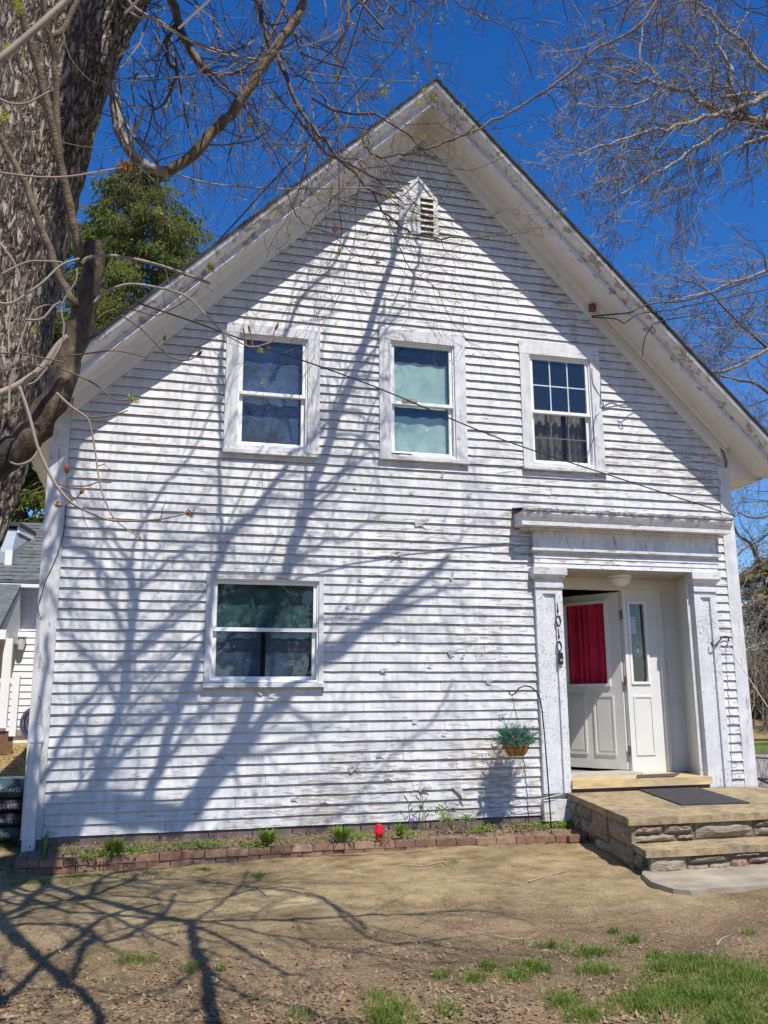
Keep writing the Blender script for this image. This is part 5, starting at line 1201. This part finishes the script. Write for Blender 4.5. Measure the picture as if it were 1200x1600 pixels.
# side twigs
tw = MB(); buds = []
for Q, r_, dens in IN:
    cum = 0
    for i in range(1, len(Q)):
        cum += (Q[i]-Q[i-1]).length
        if cum > .10/dens and rng.random() < .9:
            cum = 0; base = (Q[i]-Q[i-1]).normalized(); s_ = Matrix.Rotation(rng.uniform(0, 6.283), 3, base) @ base.orthogonal().normalized()
            s_.y *= .6; L = rng.uniform(.16,.52)*(1 if dens > .5 else .35); dep = 2 if dens > .7 else (1 if dens > .5 else 0)
            grow(tw, Q[i], base*.7+s_, L, min(.006, max(.002, r_[i]*.45)), dep, rng, -.06, 5, 3, .9, 3, .0011, .28, buds)
tw2 = MB()
for k_ in range(92):   # hanging sprays from the crown above the frame
    px = rng.uniform(150, 760) if k_ < 80 else rng.uniform(700, 1000); y_ = rng.uniform(-5.0, -2.6); 
    if px > 700: y_ = rng.uniform(-3.6, -2.6)
    p = at(px, rng.uniform(-60, 200 if px < 560 else -10), y_)
    grow(tw, p, Vector((rng.gauss(.15,.5), rng.gauss(0,.3), -1)), rng.uniform(.5,1.1)*(1 if px < 560 else .45), .0075 if px < 700 else .005, 2, rng, -.03, 7, 3, .9, 3, .0014, .24, buds)
part('fine_twigs', tw, MT['twig'], mp_, kind='stuff'); print('twig tris', len(tw.f)*2)
bs = MB()
for e in buds:
    if rng.random() < .16:
        for _k in range(7):
            d = Vector((rng.gauss(0,1), rng.gauss(0,1), rng.gauss(0,1))).normalized(); q = d.orthogonal().normalized(); p = e+d*.008; bs.poly([p, p+d*.012+q*.006, p+d*.024, p+d*.012-q*.006])
part('opening_buds', bs, MT['bud'], mp_, kind='stuff')
def bud_cluster(px, py, y_, s, mat, n=16, nm='leaf_bud'):
    c_ = at(px, py, y_); b = MB(); s = s*.62
    for _ in range(n*2):
        d = Vector((rng.gauss(0,1), rng.gauss(0,1), rng.gauss(0,1))).normalized(); p = c_+d*s*.45*rng.random(); q = d.orthogonal().normalized(); e = (d+Vector((rng.gauss(0,.6), rng.gauss(0,.6), rng.gauss(0,.6)))).normalized()
        b.poly([p, p+e*s*.25+q*s*.14, p+e*s*.5, p+e*s*.25-q*s*.14])
    part(nm, b, mat, mp_)
for a, b, y_, s, mt in [(153,186,-5,.05,'bud'),(8,184,-6,.06,'bud'),(30,10,-6,.07,'bud'),(12,75,-6,.05,'bud'),(220,95,-5,.04,'bud'),(198,97,-5,.03,'bud'),(600,140,-4.6,.11,'bud'),(585,148,-4.6,.07,'budred'),(526,120,-4.6,.06,'bud'),(664,143,-3.8,.08,'bud'),(676,152,-3.8,.08,'bud'),(655,160,-3.8,.07,'bud'),
  (607,304,-4.4,.08,'bud'),(524,355,-4.4,.08,'budred'),(530,394,-4.6,.05,'bud'),(590,409,-4.4,.05,'budred'),(568,340,-4.4,.04,'bud'),(663,215,-3.6,.05,'bud'),(634,197,-3.9,.04,'bud'),(683,104,-3.8,.04,'bud'),(763,150,-3.6,.04,'bud'),(790,162,-3.6,.05,'bud'),(710,192,-3.6,.05,'bud'),
  (192,258,-6.4,.055,'budred'),(200,262,-6.4,.045,'budred'),(178,233,-6.2,.03,'bud'),(249,332,-5,.07,'bud'),(253,338,-5,.04,'budred'),(392,193,-4.4,.06,'bud'),(280,213,-4.6,.04,'bud'),(330,418,-5.2,.06,'bud'),(327,420,-5.2,.05,'budred'),(205,622,-6,.035,'bud'),(214,625,-6,.03,'bud'),
  (297,802,-6.7,.03,'budred'),(89,789,-6.7,.025,'budred'),(20,640,-6.2,.03,'budred'),(52,516,-6,.03,'bud'),(405,546,-6,.035,'bud'),(420,543,-6,.02,'budred'),(312,550,-6,.025,'budred'),(258,528,-6,.022,'budred'),(340,395,-5,.03,'bud'),(810,211,-3.6,.05,'bud'),(840,40,-3.7,.04,'bud'),(960,112,-3.7,.05,'bud')]:
    bud_cluster(a, b, y_, s, MT[mt])
def pointed_bud(px, py, qx, qy, y_, r_):
    a, b = at(px, py, y_), at(qx, qy, y_); part('bud', MB().tube([a, a.lerp(b,.35), a.lerp(b,.7), b], [r_*.4, r_, r_*.7, r_*.1], 7), MT['budred'], mp_, True)
pointed_bud(104,740,105,723,-6.7,.0075); pointed_bud(125,772,132,762,-6.7,.006); pointed_bud(97,790,84,789,-6.7,.005); pointed_bud(430,516,436,502,-6,.006); pointed_bud(290,803,301,801,-6.7,.005); pointed_bud(308,556,317,548,-6,.006); pointed_bud(255,532,260,521,-6,.004); pointed_bud(390,520,387,508,-6,.003)
for a, b, z_ in ((at(385,541,-6), at(380,512,-6), .004), (at(395,541,-6), at(389,508,-6), .003)): part('twig', MB().tube([a, b], z_*.8, 5), MT['twigred'], mp_)

# crown above and in front of the frame: its limbs throw the shadows on wall and yard
def clear_t(p, extra=.35):
    return max(.6, (1.75+extra-p.z+p.y+9.13)/2.6)
sm = MB(); shl = []
def shadow_limb(px, on, r0, r1, t_extra=0.0, t_slope=0.0, kids=1.0, L=1.0):
    P = []; n = len(px)-1
    base = [at(a, b, 0) if on == 'w' else atz(a, b, -.09) for a, b in px]
    for i, p in enumerate(base): P.append(p+SK*(clear_t(p)+t_extra*.4))
    Q, rr_ = limb_path(P, r0*(1.15 if on == 'w' else .85), r1*1.1, rng, .012)
    part('crown_limb', MB().tube(Q, rr_, 8), MT['bark_young'], mp_, True)
    for i in range(1, len(Q)):
        if rng.random() < .36*kids:
            b0 = (Q[i]-Q[i-1]).normalized(); s_ = Matrix.Rotation(rng.uniform(0, 6.283), 3, b0) @ b0.orthogonal().normalized()
            grow(sm, Q[i], b0*.9+s_*.8, rng.uniform(.5,1.3)*L, max(.008, rr_[i]*.45), 2, rng, 0, 5, 3, .8, 3, .003, .2)
    return Q
wl_ = lambda pts: [(60+x/1.5, 640+y/1.5) for x, y in pts]
SHW = [(wl_([(80,1010),(140,850),(190,700),(213,560),(225,450),(212,370)]), .050, .036, 0, 0),
 (wl_([(212,372),(170,300),(120,250),(60,150)]), .016, .008, 0, .2),(wl_([(216,372),(230,300),(290,200),(350,120),(400,20)]), .016, .008, 0, .3),
 (wl_([(325,980),(400,870),(470,760),(500,640),(530,520),(575,390),(620,260),(665,120),(700,20),(750,-110),(800,-260),(850,-420)]), .075, .030, .2, .4),
 (wl_([(225,985),(285,840),(325,700),(375,590),(400,480),(425,350),(480,270),(545,190),(600,110)]), .050, .022, 0, .3),
 (wl_([(600,110),(680,40),(740,-60)]), .020, .012, .3, .3),
 (wl_([(10,880),(60,770),(150,640),(240,570),(330,500),(400,420)]), .030, .014, .1, .2),
 (wl_([(350,960),(460,820),(560,700),(700,570),(850,450),(960,350)]), .055, .022, .9, .5),
 (wl_([(700,560),(800,500),(900,450),(1010,400)]), .030, .012, 1.3, .5),
 (wl_([(425,350),(424,200),(425,60),(428,-60),(430,-180)]), .022, .012, .1, .3),
 (wl_([(150,860),(200,760),(250,640),(330,560)]), .018, .010, .2, .2),
 (wl_([(190,700),(120,600),(60,520),(20,420)]), .020, .010, 0, .2),
 (wl_([(220,450),(290,380),(350,330),(430,300)]), .018, .009, .1, .3),(wl_([(215,560),(160,460),(130,380),(60,330)]), .016, .008, .1, .3),
 (wl_([(575,390),(650,330),(720,310),(800,250)]), .016, .008, .4, .5),(wl_([(620,260),(700,180),(760,60),(800,-40)]), .015, .008, .5, .5),
 (wl_([(290,840),(350,740),(400,700),(480,680)]), .018, .010, .3, .3),
 (wl_([(100,880),(110,760),(160,640)]), .018, .010, .1, .3),
 ([(345,660),(340,600),(352,520),(350,470)], .016, .010, .4, .4),([(430,560),(470,470),(520,420),(560,330)], .022, .010, .8, .5),([(640,460),(655,400),(640,350),(660,300)], .018, .008, 1.2, .4),
 ([(600,470),(590,520),(575,600)], .012, .008, 1.0, .3), ([(120,690),(112,740),(100,790),(98,860)], .035, .05, .2, -.1),([(75,1000),(62,1100),(50,1200),(42,1290)], .02, .03, .1, 0)]
starts = []
for P_, a, b, te, ts in SHW: Q = shadow_limb(P_, 'w', a, b, te, ts); starts.append((Q[0], a))
gl = lambda pts: [(x/2, 1300+y/2) for x, y in pts]
SHG = [(gl([(605,280),(608,340),(625,395),(650,440),(655,520),(665,600)]), .040, .034, 0, 0),
 (gl([(200,235),(400,255),(610,272),(800,270),(1000,265),(1200,255)]), .032, .018, .1, .5),
 (gl([(0,540),(140,400),(250,330),(350,250),(500,215)]), .034, .022, 0, .1),(gl([(60,350),(140,405),(240,480),(330,600)]), .03, .026, .1, 0),
 (gl([(0,300),(120,280),(260,300),(330,340),(420,310),(520,240),(545,180)]), .032, .016, .2, .2),(gl([(280,180),(450,190),(600,205),(800,170),(960,170)]), .026, .015, .2, .5),
 (gl([(620,290),(700,330),(780,370),(880,430),(960,450)]), .024, .010, .2, .3),(gl([(640,275),(800,310),(920,330),(1030,360)]), .020, .008, .3, .4),
 (gl([(620,270),(700,200),(760,150),(780,110)]), .018, .01, .2, .4),(gl([(0,200),(150,170),(300,150),(520,130),(700,150),(1000,200),(1150,300)]), .024, .014, .3, .5),
 (gl([(100,170),(200,200),(300,230),(430,300),(560,350)]), .03, .012, .1, .2),(gl([(960,180),(1060,240),(1150,320),(1250,340),(1400,330)]), .018, .012, .5, .5),
 (gl([(0,110),(250,125),(600,90),(900,70),(1300,60)]), .022, .014, .4, .6),(gl([(1200,260),(1350,250),(1500,240),(1650,270)]), .014, .009, .7, .5),
 (gl([(210,480),(240,400),(300,330)]), .03, .02, .2, .1),(gl([(0,260),(60,230),(130,160),(160,100),(140,60)]), .045, .045, .0, 0),(gl([(-40,300),(100,240),(260,200),(330,120),(470,100)]), .038, .022, .0, .1)]
for P_, a, b, te, ts in SHG: Q = shadow_limb(P_, 'g', a, b, te, ts, 1.1, .8); starts.append((Q[0], a))
fork = Vector((.0, TY-.1, 6.9))
for s_, a in starts:
    if a < .028: continue
    m_ = fork.lerp(s_, .5)+Vector((-.3, 0, .5)); Q, rr_ = limb_path([fork, m_, s_], a*1.25, a); part('crown_limb', MB().tube(Q, rr_, 8), MT['bark_young'], mp_, True)
for k_ in range(16):
    p = Vector((rng.uniform(-3,6), rng.uniform(-8.5,-3.8), rng.uniform(8,12.5))); grow(sm, p, Vector((rng.uniform(-1,1), rng.uniform(-.6,.6), rng.uniform(-.2,1))), rng.uniform(.8,1.6), .012, 3, rng, 0, 6, 3, .8, 3, .002, .2)
part('crown_twigs', sm, MT['twig'], mp_, kind='stuff'); print('crown tris', len(sm.f)*2)

# ------------------------------------------------------------------ bare trees on the right
def right_tree(name, lab, y, trunk, limbs, seed, mat='barkgrey', dens=1.0, L=1.3, tmat='twig', dep=3):
    rr = random.Random(seed); t_ = thing(name, (trunk[0][0][0], y, gh(trunk[0][0][0], y)), lab, 'tree', None)
    P, rad = trunk[0], trunk[1]
    part('trunk', MB().tube(smooth([Vector(q) for q in P]), [lerp(rad[0], rad[1], i/(4*(len(P)-1))) for i in range(4*(len(P)-1)+1)], 12), MT[mat], t_, True)
    tw_ = MB(); bd = MB()
    for P_, r0, r1, dy in limbs:
        n = len(P_)-1; W_ = [at(a, b, y+dy*i/n) for i, (a, b) in enumerate(P_)]; Q, q_ = limb_path(W_, r0, r1, rr, r0*.4); part('limb', MB().tube(Q, q_, 7), MT[mat], t_, True)
        if P_[0][0] > 1195:
            TQ = smooth([Vector(q) for q in P], 8); near_ = min(TQ, key=lambda q: (q-Q[0]).length+abs(q.z-(Q[0].z-.7))*.8); c3, r3 = limb_path([near_, near_.lerp(Q[0], .5)+Vector((0,0,-.08)), Q[0]], r0*1.5, r0); part('limb', MB().tube(c3, r3, 8), MT[mat], t_, True)
        for i in range(1, len(Q)):
            seg = (Q[i]-Q[i-1]).length; k2 = int(seg*3.4*dens+rr.random())
            for _ in range(k2):
                b0 = (Q[i]-Q[i-1]).normalized(); s_ = Matrix.Rotation(rr.uniform(0, 6.283), 3, b0) @ b0.orthogonal().normalized(); bb = []
                grow(tw_, Q[i-1].lerp(Q[i], rr.random()), b0*.9+s_*.8, rr.uniform(.35,1)*L, max(.007, q_[i]*.4), dep, rr, -.015, 5, 3, .75, 3, .0042, .2, bb)
                for e in bb:
                    if rr.random() < .03:
                        for _k in range(5):
                            d = Vector((rr.uniform(-1,1), rr.uniform(-1,1), rr.uniform(-1,1))).normalized(); u = d.orthogonal().normalized(); bd.poly([e, e+d*.03+u*.012, e+d*.055, e+d*.03-u*.012])
    part('fine_twigs', tw_, MT[tmat], t_, kind='stuff'); part('opening_buds', bd, MT['bud'], t_, kind='stuff'); print(name, len(tw_.f)*2); return t_
z1 = lambda pts: [(800+x/3, y/3) for x, y in pts]; z2 = lambda pts: [(900+x/4, y/4) for x, y in pts]; z3 = lambda pts: [(760+x/2.727, 400+y/2.727) for x, y in pts]
YR = 2.2; tx = at(1330,300,YR).x
MT['twigpurple'] = simple('purple_grey_twig', (.185,.16,.13), .8, .3, 3, 0, 0)
right_tree('bare_tree', 'spreading bare tree with pale limbs filling the upper right sky', YR,
  ([(tx+1.5,YR,-.3),(tx+1.3,YR,3),(tx+1.0,YR,6),(at(1400,330,YR).x,YR,at(1400,330,YR).z)], (.3,.16)),
  [(z2([(1600,900),(1300,800),(1200,770),(1110,755),(1000,740),(900,700),(780,640),(680,570),(560,540),(420,490),(250,510),(60,480)]), .10, .010, .5),
   (z2([(1200,590),(1080,650),(960,690),(800,740),(620,790),(420,830),(200,900),(0,990)]), .055, .010, -.6),
   (z2([(1110,755),(1000,650),(960,560),(970,430),(900,300),(850,150),(700,30),(640,-40)]), .045, .012, .8),
   (z2([(1250,470),(1130,380),(1040,260),(920,160),(800,40),(700,-20)]), .045, .015, 0),
   (z2([(1000,760),(860,850),(740,920),(640,1000),(500,1080),(330,1180),(200,1260)]), .035, .008, -.4),
   (z2([(780,640),(620,790),(500,860),(400,960),(300,1070),(200,1200)]), .03, .007, .3),
   (z2([(1300,780),(1180,850),(1060,900),(940,960),(860,1010),(760,1100),(640,1200)]), .03, .007, .2),
   (z2([(920,610),(1050,590),(1200,575),(1400,560)]), .03, .03, .4),(z2([(890,445),(780,370),(680,270),(600,180),(500,90)]), .022, .008, .5),
   (z2([(560,560),(440,630),(300,670),(120,670),(-30,640)]), .022, .006, -.3),(z2([(560,540),(470,430),(400,370),(410,250),(430,120),(500,10)]), .02, .01, .4),
   (z2([(420,490),(300,430),(180,420),(80,400)]), .018, .005, .2),(z2([(1150,380),(1060,300),(1000,200),(1100,60)]), .02, .01, .3),
   (z3([(1290,20),(1200,60),(1080,110),(960,150),(850,180),(790,195)]), .035, .010, .3),(z3([(1300,330),(1200,400),(1100,455),(1000,492),(930,480)]), .035, .012, .4),
   (z3([(1300,120),(1180,200),(1080,290),(1000,330),(940,300)]), .02, .006, .6)], 11, 'barkgrey', 1.7, 1.25, 'twigpurple')
YM = 9.0
right_tree('bare_tree', 'tangled bare tree standing behind the right corner of the house', YM,
  ([(at(1290,1000,YM).x,YM,-.4),(at(1275,900,YM).x,YM,at(1275,900,YM).z),(at(1290,700,YM).x,YM,at(1290,700,YM).z)], (.28,.16)),
  [([(1290,820),(1240,760),(1190,720),(1150,660),(1100,600),(1060,540),(1030,490)], .09, .012, .5),([(1290,900),(1230,870),(1190,880),(1150,905),(1125,920)], .08, .03, 0),
   ([(1190,880),(1170,850),(1150,830),(1140,800)], .05, .02, .3),([(1290,700),(1230,640),(1180,600),(1130,590),(1080,560)], .07, .012, -.5),
   ([(1290,620),(1220,560),(1160,510),(1100,450),(1040,430)], .06, .012, .4),([(1280,960),(1220,930),(1170,945),(1140,950)], .06, .02, .4),([(1290,780),(1230,790),(1190,810),(1150,800)], .05, .015, .2),
   ([(1260,700),(1200,690),(1160,700),(1140,730)], .05, .015, .2),([(1290,850),(1240,830),(1200,835),(1150,870)], .05, .015, .5)], 12, 'bark_young', 1.0, 1.9, 'twigpurple')

# brush bank, pine and things beyond the right corner
bb = MB(); rr = random.Random(8)
for k_ in range(44):
    x = rr.uniform(16, 36); y = rr.uniform(17, 29); crown(bb, (x, y, rr.uniform(.3,6.6)), (2.6,2.0,1.6), 1700, .17, rr, .3, 40)
struct('brush_thicket', bb, MT['brushleaf'], kind='stuff')
bt = MB()
for k_ in range(150):
    x = rr.uniform(15, 32); y = rr.uniform(15.2, 24); p = Vector((x, y, gh(x,y))); grow(bt, p, Vector((rr.gauss(0,.25), rr.gauss(0,.2), 1)), rr.uniform(2,5), .03, 2, rr, .02, 6, 4, .7, 3, .006, .15)
struct('brush_stems', bt, MT['twigpurple'], kind='stuff')
p = at(1165,900,24); conifer(p.x+1.2, 24, 0, at(1160,862,24).z, 3.0, 'dark pine above the brush beyond the right corner', 9000, seed=9, s=.4)
hill = MB(); nh_, mh = 40, 14
for j in range(mh+1):
    for i in range(nh_+1):
        x = lerp(-90, 120, i/nh_); y = lerp(34, 90, j/mh); hill.v.append((x, y, -1+ (1-math.exp(-j/4))*9*(.7+.3*noise.noise(Vector((x*.04, y*.04, 0))))*sstep(-10,14,x)+ (1-sstep(-10,14,x))*(1-math.exp(-j/4))*5))
for j in range(mh):
    for i in range(nh_): a = j*(nh_+1)+i; hill.f.append((a, a+1, a+nh_+2, a+nh_+1))
struct('hillside', hill, simple('wooded_hillside', (.11,.10,.055), .95, .5, 1.2, 8, 1, .3), True)
# far pale roof glimpsed through the brush
p = at(1190,1034,31); fh = thing('distant_shed', (p.x+1, 31.5, .2), 'pale low roof glimpsed through the brush beyond the right corner', 'shed')
part('roof', MB().hexa([(p.x-.6,31,p.z-.12),(p.x+4,31,p.z-.3),(p.x+4,34,p.z+.12),(p.x-.6,34,p.z+.12),(p.x-.6,31,p.z-.05),(p.x+4,31,p.z-.22),(p.x+4,34,p.z+.2),(p.x-.6,34,p.z+.2)]), simple('pale_roof', (.5,.5,.5), .7), fh)
part('wall', MB().box(p.x-.3, p.x+3.8, 31.3, 33.8, .0, p.z-.4), simple('shed_wall', (.10,.085,.07), .8), fh)
# post and rail fence along the far road edge
FY = 13.9; fa = at(1165,1137,FY); fb_ = at(1200,1156,FY); fence = thing('rail_fence', (fa.x+1, FY, gh(fa.x, FY)), 'dark post and rail fence along the far side of the road', 'fence')
for zz in (fa.z, fb_.z): part('rail', MB().box(fa.x-5, fa.x+12, FY, FY+.05, zz-.035, zz+.035), simple('dark_fence_wood', (.07,.055,.045), .9) if 'dark_fence_wood' not in bpy.data.materials else bpy.data.materials['dark_fence_wood'], fence)
for k_ in range(7): xx = at(1193,1150,FY).x-4+k_*2.2-.4*0; part('post', MB().box(xx-.06, xx+.06, FY-.05, FY-.001, -.35, fa.z+.12), bpy.data.materials['dark_fence_wood'], fence)
# black lattice bench right of the corner
BY = .9; b0, b1_, b2_ = at(1173,1212,BY), at(1210,1232,BY), at(1178,1262,BY)
bench = thing('lattice_bench', (b0.x+.5, BY, -.2), 'black metal garden bench with diagonal lattice back beside the right corner', 'bench')
part('backrest_frame', MB().tube([b0+Vector((0,0,-.55)), b0+Vector((0,0,0)), b0+Vector((.55,0,-.22)), b0+Vector((1.1,0,-.25)), b0+Vector((1.1,0,-.8))], .02, 6).tube([b0+Vector((0,0,-.33)), b0+Vector((1.1,0,-.36))], .018, 6).tube([b0+Vector((0,0,-.14)), b0+Vector((1.1,0,-.26))], .012, 6), MT['black'], bench)
for k_ in range(13):
    x_ = b0.x+.02+.075*k_; part('slat', MB().tube([(x_,BY,b0.z-.33),(x_+.08,BY,b0.z-.15)], .009, 4), MT['black'], bench); part('slat', MB().tube([(x_,BY,b0.z-.34),(x_-.05,BY,b0.z-.55)], .009, 4), MT['black'], bench)
part('seat', MB().box(b0.x, b0.x+1.1, BY-.4, BY, b0.z-.58, b0.z-.55), MT['black'], bench)
for dx_ in (0, 1.1):
    for dy_ in (-.38, 0): part('leg', MB().tube([(b0.x+dx_,BY+dy_,b0.z-.58),(b0.x+dx_,BY+dy_,-.3)], .018, 6), MT['black'], bench)
# leafless twigs of a low bush by the bench
bsh = MB(); c_ = at(1185,1222,2.2); c_.z = -.25
for k_ in range(8): grow(bsh, c_+Vector((rr.uniform(-.2,.3),0,0)), Vector((rr.gauss(0,.5), rr.gauss(0,.3), 1)), rr.uniform(.5,.8), .008, 2, rr, 0, 5, 3, .8, 3, .002)
solo('bare_shrub', bsh, MT['twig'], c_, 'small leafless shrub behind the black bench at the right edge', 'shrub')

# trees across the yard behind the camera, seen in the window glass
conifer(-6, -30, -.2, 13, 3.6, 'evergreen across the yard mirrored in the lower window, the left one', 7000, seed=21, s=.5)
conifer(5, -33, -.2, 15, 3.8, 'evergreen across the yard mirrored in the lower window, the right one', 7000, seed=22, s=.5)
conifer(-13, -34, -.2, 15, 4.0, 'evergreen across the yard mirrored in the glass, furthest left', 7000, seed=23, s=.5)

# ------------------------------------------------------------------ grass, leaves, sticks, pebbles
rg_ = random.Random(77)
gr = MB()
def tuft_area(px, py, rx, ry, n, h=.07, z=-.10):
    c_ = atz(px, py, z); ex = atz(px+rx, py, z)-c_; ey = atz(px, py-ry, z)-c_
    for _ in range(n):
        a = rg_.uniform(0, 6.283); q = abs(rg_.gauss(0, .55))+.12*rg_.random(); p = c_+ex*q*math.cos(a)+ey*q*math.sin(a); p.z = gh(p.x, p.y)-.006
        for _k in range(4):
            b0 = p+Vector((rg_.gauss(0,.012), rg_.gauss(0,.012), 0)); d = Vector((rg_.gauss(0,.5), rg_.gauss(0,.5), 1)).normalized(); s_ = Vector((rg_.uniform(-1,1), rg_.uniform(-1,1), 0)).normalized()*.0022; H = h*rg_.uniform(.4,1.1)
            m_ = b0+d*H*.55; gr.poly([b0-s_, b0+s_, m_+s_*.8, m_-s_*.8]); gr.poly([m_-s_*.8, m_+s_*.8, m_+(d+Vector((rg_.gauss(0,.4), rg_.gauss(0,.4), -.2)))*H*.45])
for a in [(1090,1555,110,35,1300),(1170,1530,60,22,600),(1010,1570,50,22,420),(1150,1590,80,30,700),(1050,1520,60,10,260),(830,1513,34,8,170),(810,1528,28,9,110),(930,1520,42,8,170),(925,1493,34,7,120),(880,1570,30,20,160),
          (918,1590,40,12,130),(610,1590,46,28,330),(590,1560,30,12,60),(740,1530,30,10,60),(765,1512,16,6,60),(860,1480,60,10,60),(960,1457,9,4,30),(985,1473,18,6,60),(1025,1500,12,6,60),(690,1528,18,6,30),(470,1590,22,10,30),(345,1515,10,6,24),(300,1515,14,6,30),(225,1500,16,6,30),(200,1503,18,8,40),
          (1085,1505,90,8,160),(710,1350,14,4,24),(405,1367,16,4,50),(1170,1462,16,4,24),(700,1585,30,20,60),(1110,1515,60,8,200)]:
    tuft_area(a[0], a[1], a[2], a[3], int(a[4]*.8))
for a in [(60,1372,60,6,160),(130,1362,60,6,200),(230,1358,60,5,160),(320,1353,40,4,90),(20,1360,20,20,140),(10,1330,26,14,160)]: tuft_area(*a[:5], .035)
for _ in range(500):
    x = rg_.uniform(-2.6,-1.1); y = rg_.uniform(-1.2, 4)
    p = Vector((x, y, gh(x,y)-.005))
    for _k in range(4):
        d = Vector((rg_.gauss(0,.5), rg_.gauss(0,.5), 1)).normalized(); s_ = Vector((rg_.uniform(-1,1), rg_.uniform(-1,1), 0)).normalized()*.003; gr.poly([p-s_, p+s_, p+d*rg_.uniform(.04,.10)])
struct('grass', gr, MT['grass'], kind='stuff')
dg_ = MB()
for _ in range(2600):
    px = rg_.uniform(820, 1230) if rg_.random() < .6 else rg_.uniform(-10, 1200); py = rg_.uniform(1470, 1602); p = atz(px, py, -.1); p.z = gh(p.x, p.y)-.004; a = rg_.uniform(0, 6.283); L = rg_.uniform(.02,.07); d = Vector((math.cos(a), math.sin(a), rg_.uniform(.05,.8))).normalized(); s_ = Vector((-d.y, d.x, 0))*.0018; dg_.poly([p-s_, p+s_, p+d*L])
struct('dry_grass', dg_, MT['straw'], kind='stuff')
gs = MB()
for _ in range(6000):
    x = rg_.uniform(14.5, 40); y = rg_.uniform(12.2, 14.3); p = Vector((x, y, gh(x,y)-.15)); s_ = Vector((rg_.uniform(-1,1), rg_.uniform(-1,1), 0)).normalized()*.02; gs.poly([p-s_, p+s_, p+Vector((rg_.gauss(0,.05), 0, rg_.uniform(.1,.25)))])
struct('roadside_grass', gs, MT['grass'], kind='stuff')
lv = MB()
def leaf(x, y, z, s):
    a = rg_.uniform(0, 6.283); d = Vector((math.cos(a), math.sin(a), rg_.gauss(0,.25))); u = Vector((-d.y, d.x, rg_.gauss(0,.35))).normalized(); p = Vector((x, y, z+.004))
    lv.poly([p, p+d*s*.4+u*s*.3, p+d*s+Vector((0,0,s*.15)), p+d*s*.5-u*s*.28])
for _ in range(5200):
    px = rg_.uniform(-30, 1230); py = 1602-abs(rg_.gauss(0, 62))
    if py < 1400: continue
    p = atz(px, py, -.1); leaf(p.x, p.y, gh(p.x, p.y), rg_.uniform(.012,.04))
for _ in range(4200):
    px = rg_.uniform(-10, 1200); py = rg_.uniform(1345, 1580); p = atz(px, py, -.1); leaf(p.x, p.y, gh(p.x, p.y), rg_.uniform(.008,.022))
for _ in range(2600):
    x = rg_.uniform(-3.4,-1.1); y = rg_.uniform(-.8, 7); leaf(x, y, gh(x,y), rg_.uniform(.03,.08))
for _ in range(1500):
    x = rg_.uniform(-.9, 4.2); y = rg_.uniform(bedfront(x)+.1, -.02); leaf(x, y, bz(x,y)+.005, rg_.uniform(.012,.04))
struct('dead_leaves', lv, MT['deadleaf'], kind='stuff')
pb = MB()
for _ in range(2800):
    px = rg_.uniform(-20, 1210); py = rg_.uniform(1350, 1600); p = atz(px, py, -.1); r_ = rg_.uniform(.002,.006); x, y, z = p.x, p.y, gh(p.x, p.y)
    if x > 4.0 and y > -2.5: continue
    n0 = len(pb.v); pb.v += [(x+r_,y,z),(x,y+r_,z),(x-r_,y,z),(x,y-r_*1.2,z),(x,y,z+r_*.9)]; pb.f += [(n0,n0+1,n0+4),(n0+1,n0+2,n0+4),(n0+2,n0+3,n0+4),(n0+3,n0,n0+4)]
struct('pebbles', pb, simple('pale_pebble', (.42,.37,.29), .9, .3), kind='stuff')
for k_, (P_, r_, lab) in enumerate([([(628,1351),(645,1351),(662,1352),(690,1348),(728,1345)], .007, 'long thin fallen stick on the dirt in front of the bricks'),
    ([(826,1378),(842,1373),(862,1367),(882,1363)], .008, 'pale curved stick on the dirt left of the concrete path'),([(690,1348),(700,1352),(712,1356)], .004, 'tiny twig end on the dirt near the long stick'),
    ([(400,1383),(408,1388),(415,1395)], .006, 'short broken stick on the dirt below the bed'),([(110,1457),(135,1450),(160,1443)], .005, 'thin straight stick in the shadow at lower left'),
    ([(1120,1478),(1128,1468),(1145,1461)], .006, 'crooked twig on the dirt at the right edge'),([(0,1592),(18,1590),(32,1587)], .008, 'pale stick in the bottom left corner'),([(755,1460),(780,1463),(800,1467),(830,1466)], .005, 'slender pale twig lying on the middle dirt')]):
    P = [atz(a, b, -.095) for a, b in P_]; P = [Vector((q.x, q.y, gh(q.x, q.y)+r_)) for q in P]
    solo('fallen_stick', MB().tube(P, [r_, r_*.9]+[r_*.7]*(len(P)-2), 6), MT['twigpale'], P[0], lab, 'stick', smooth=True)
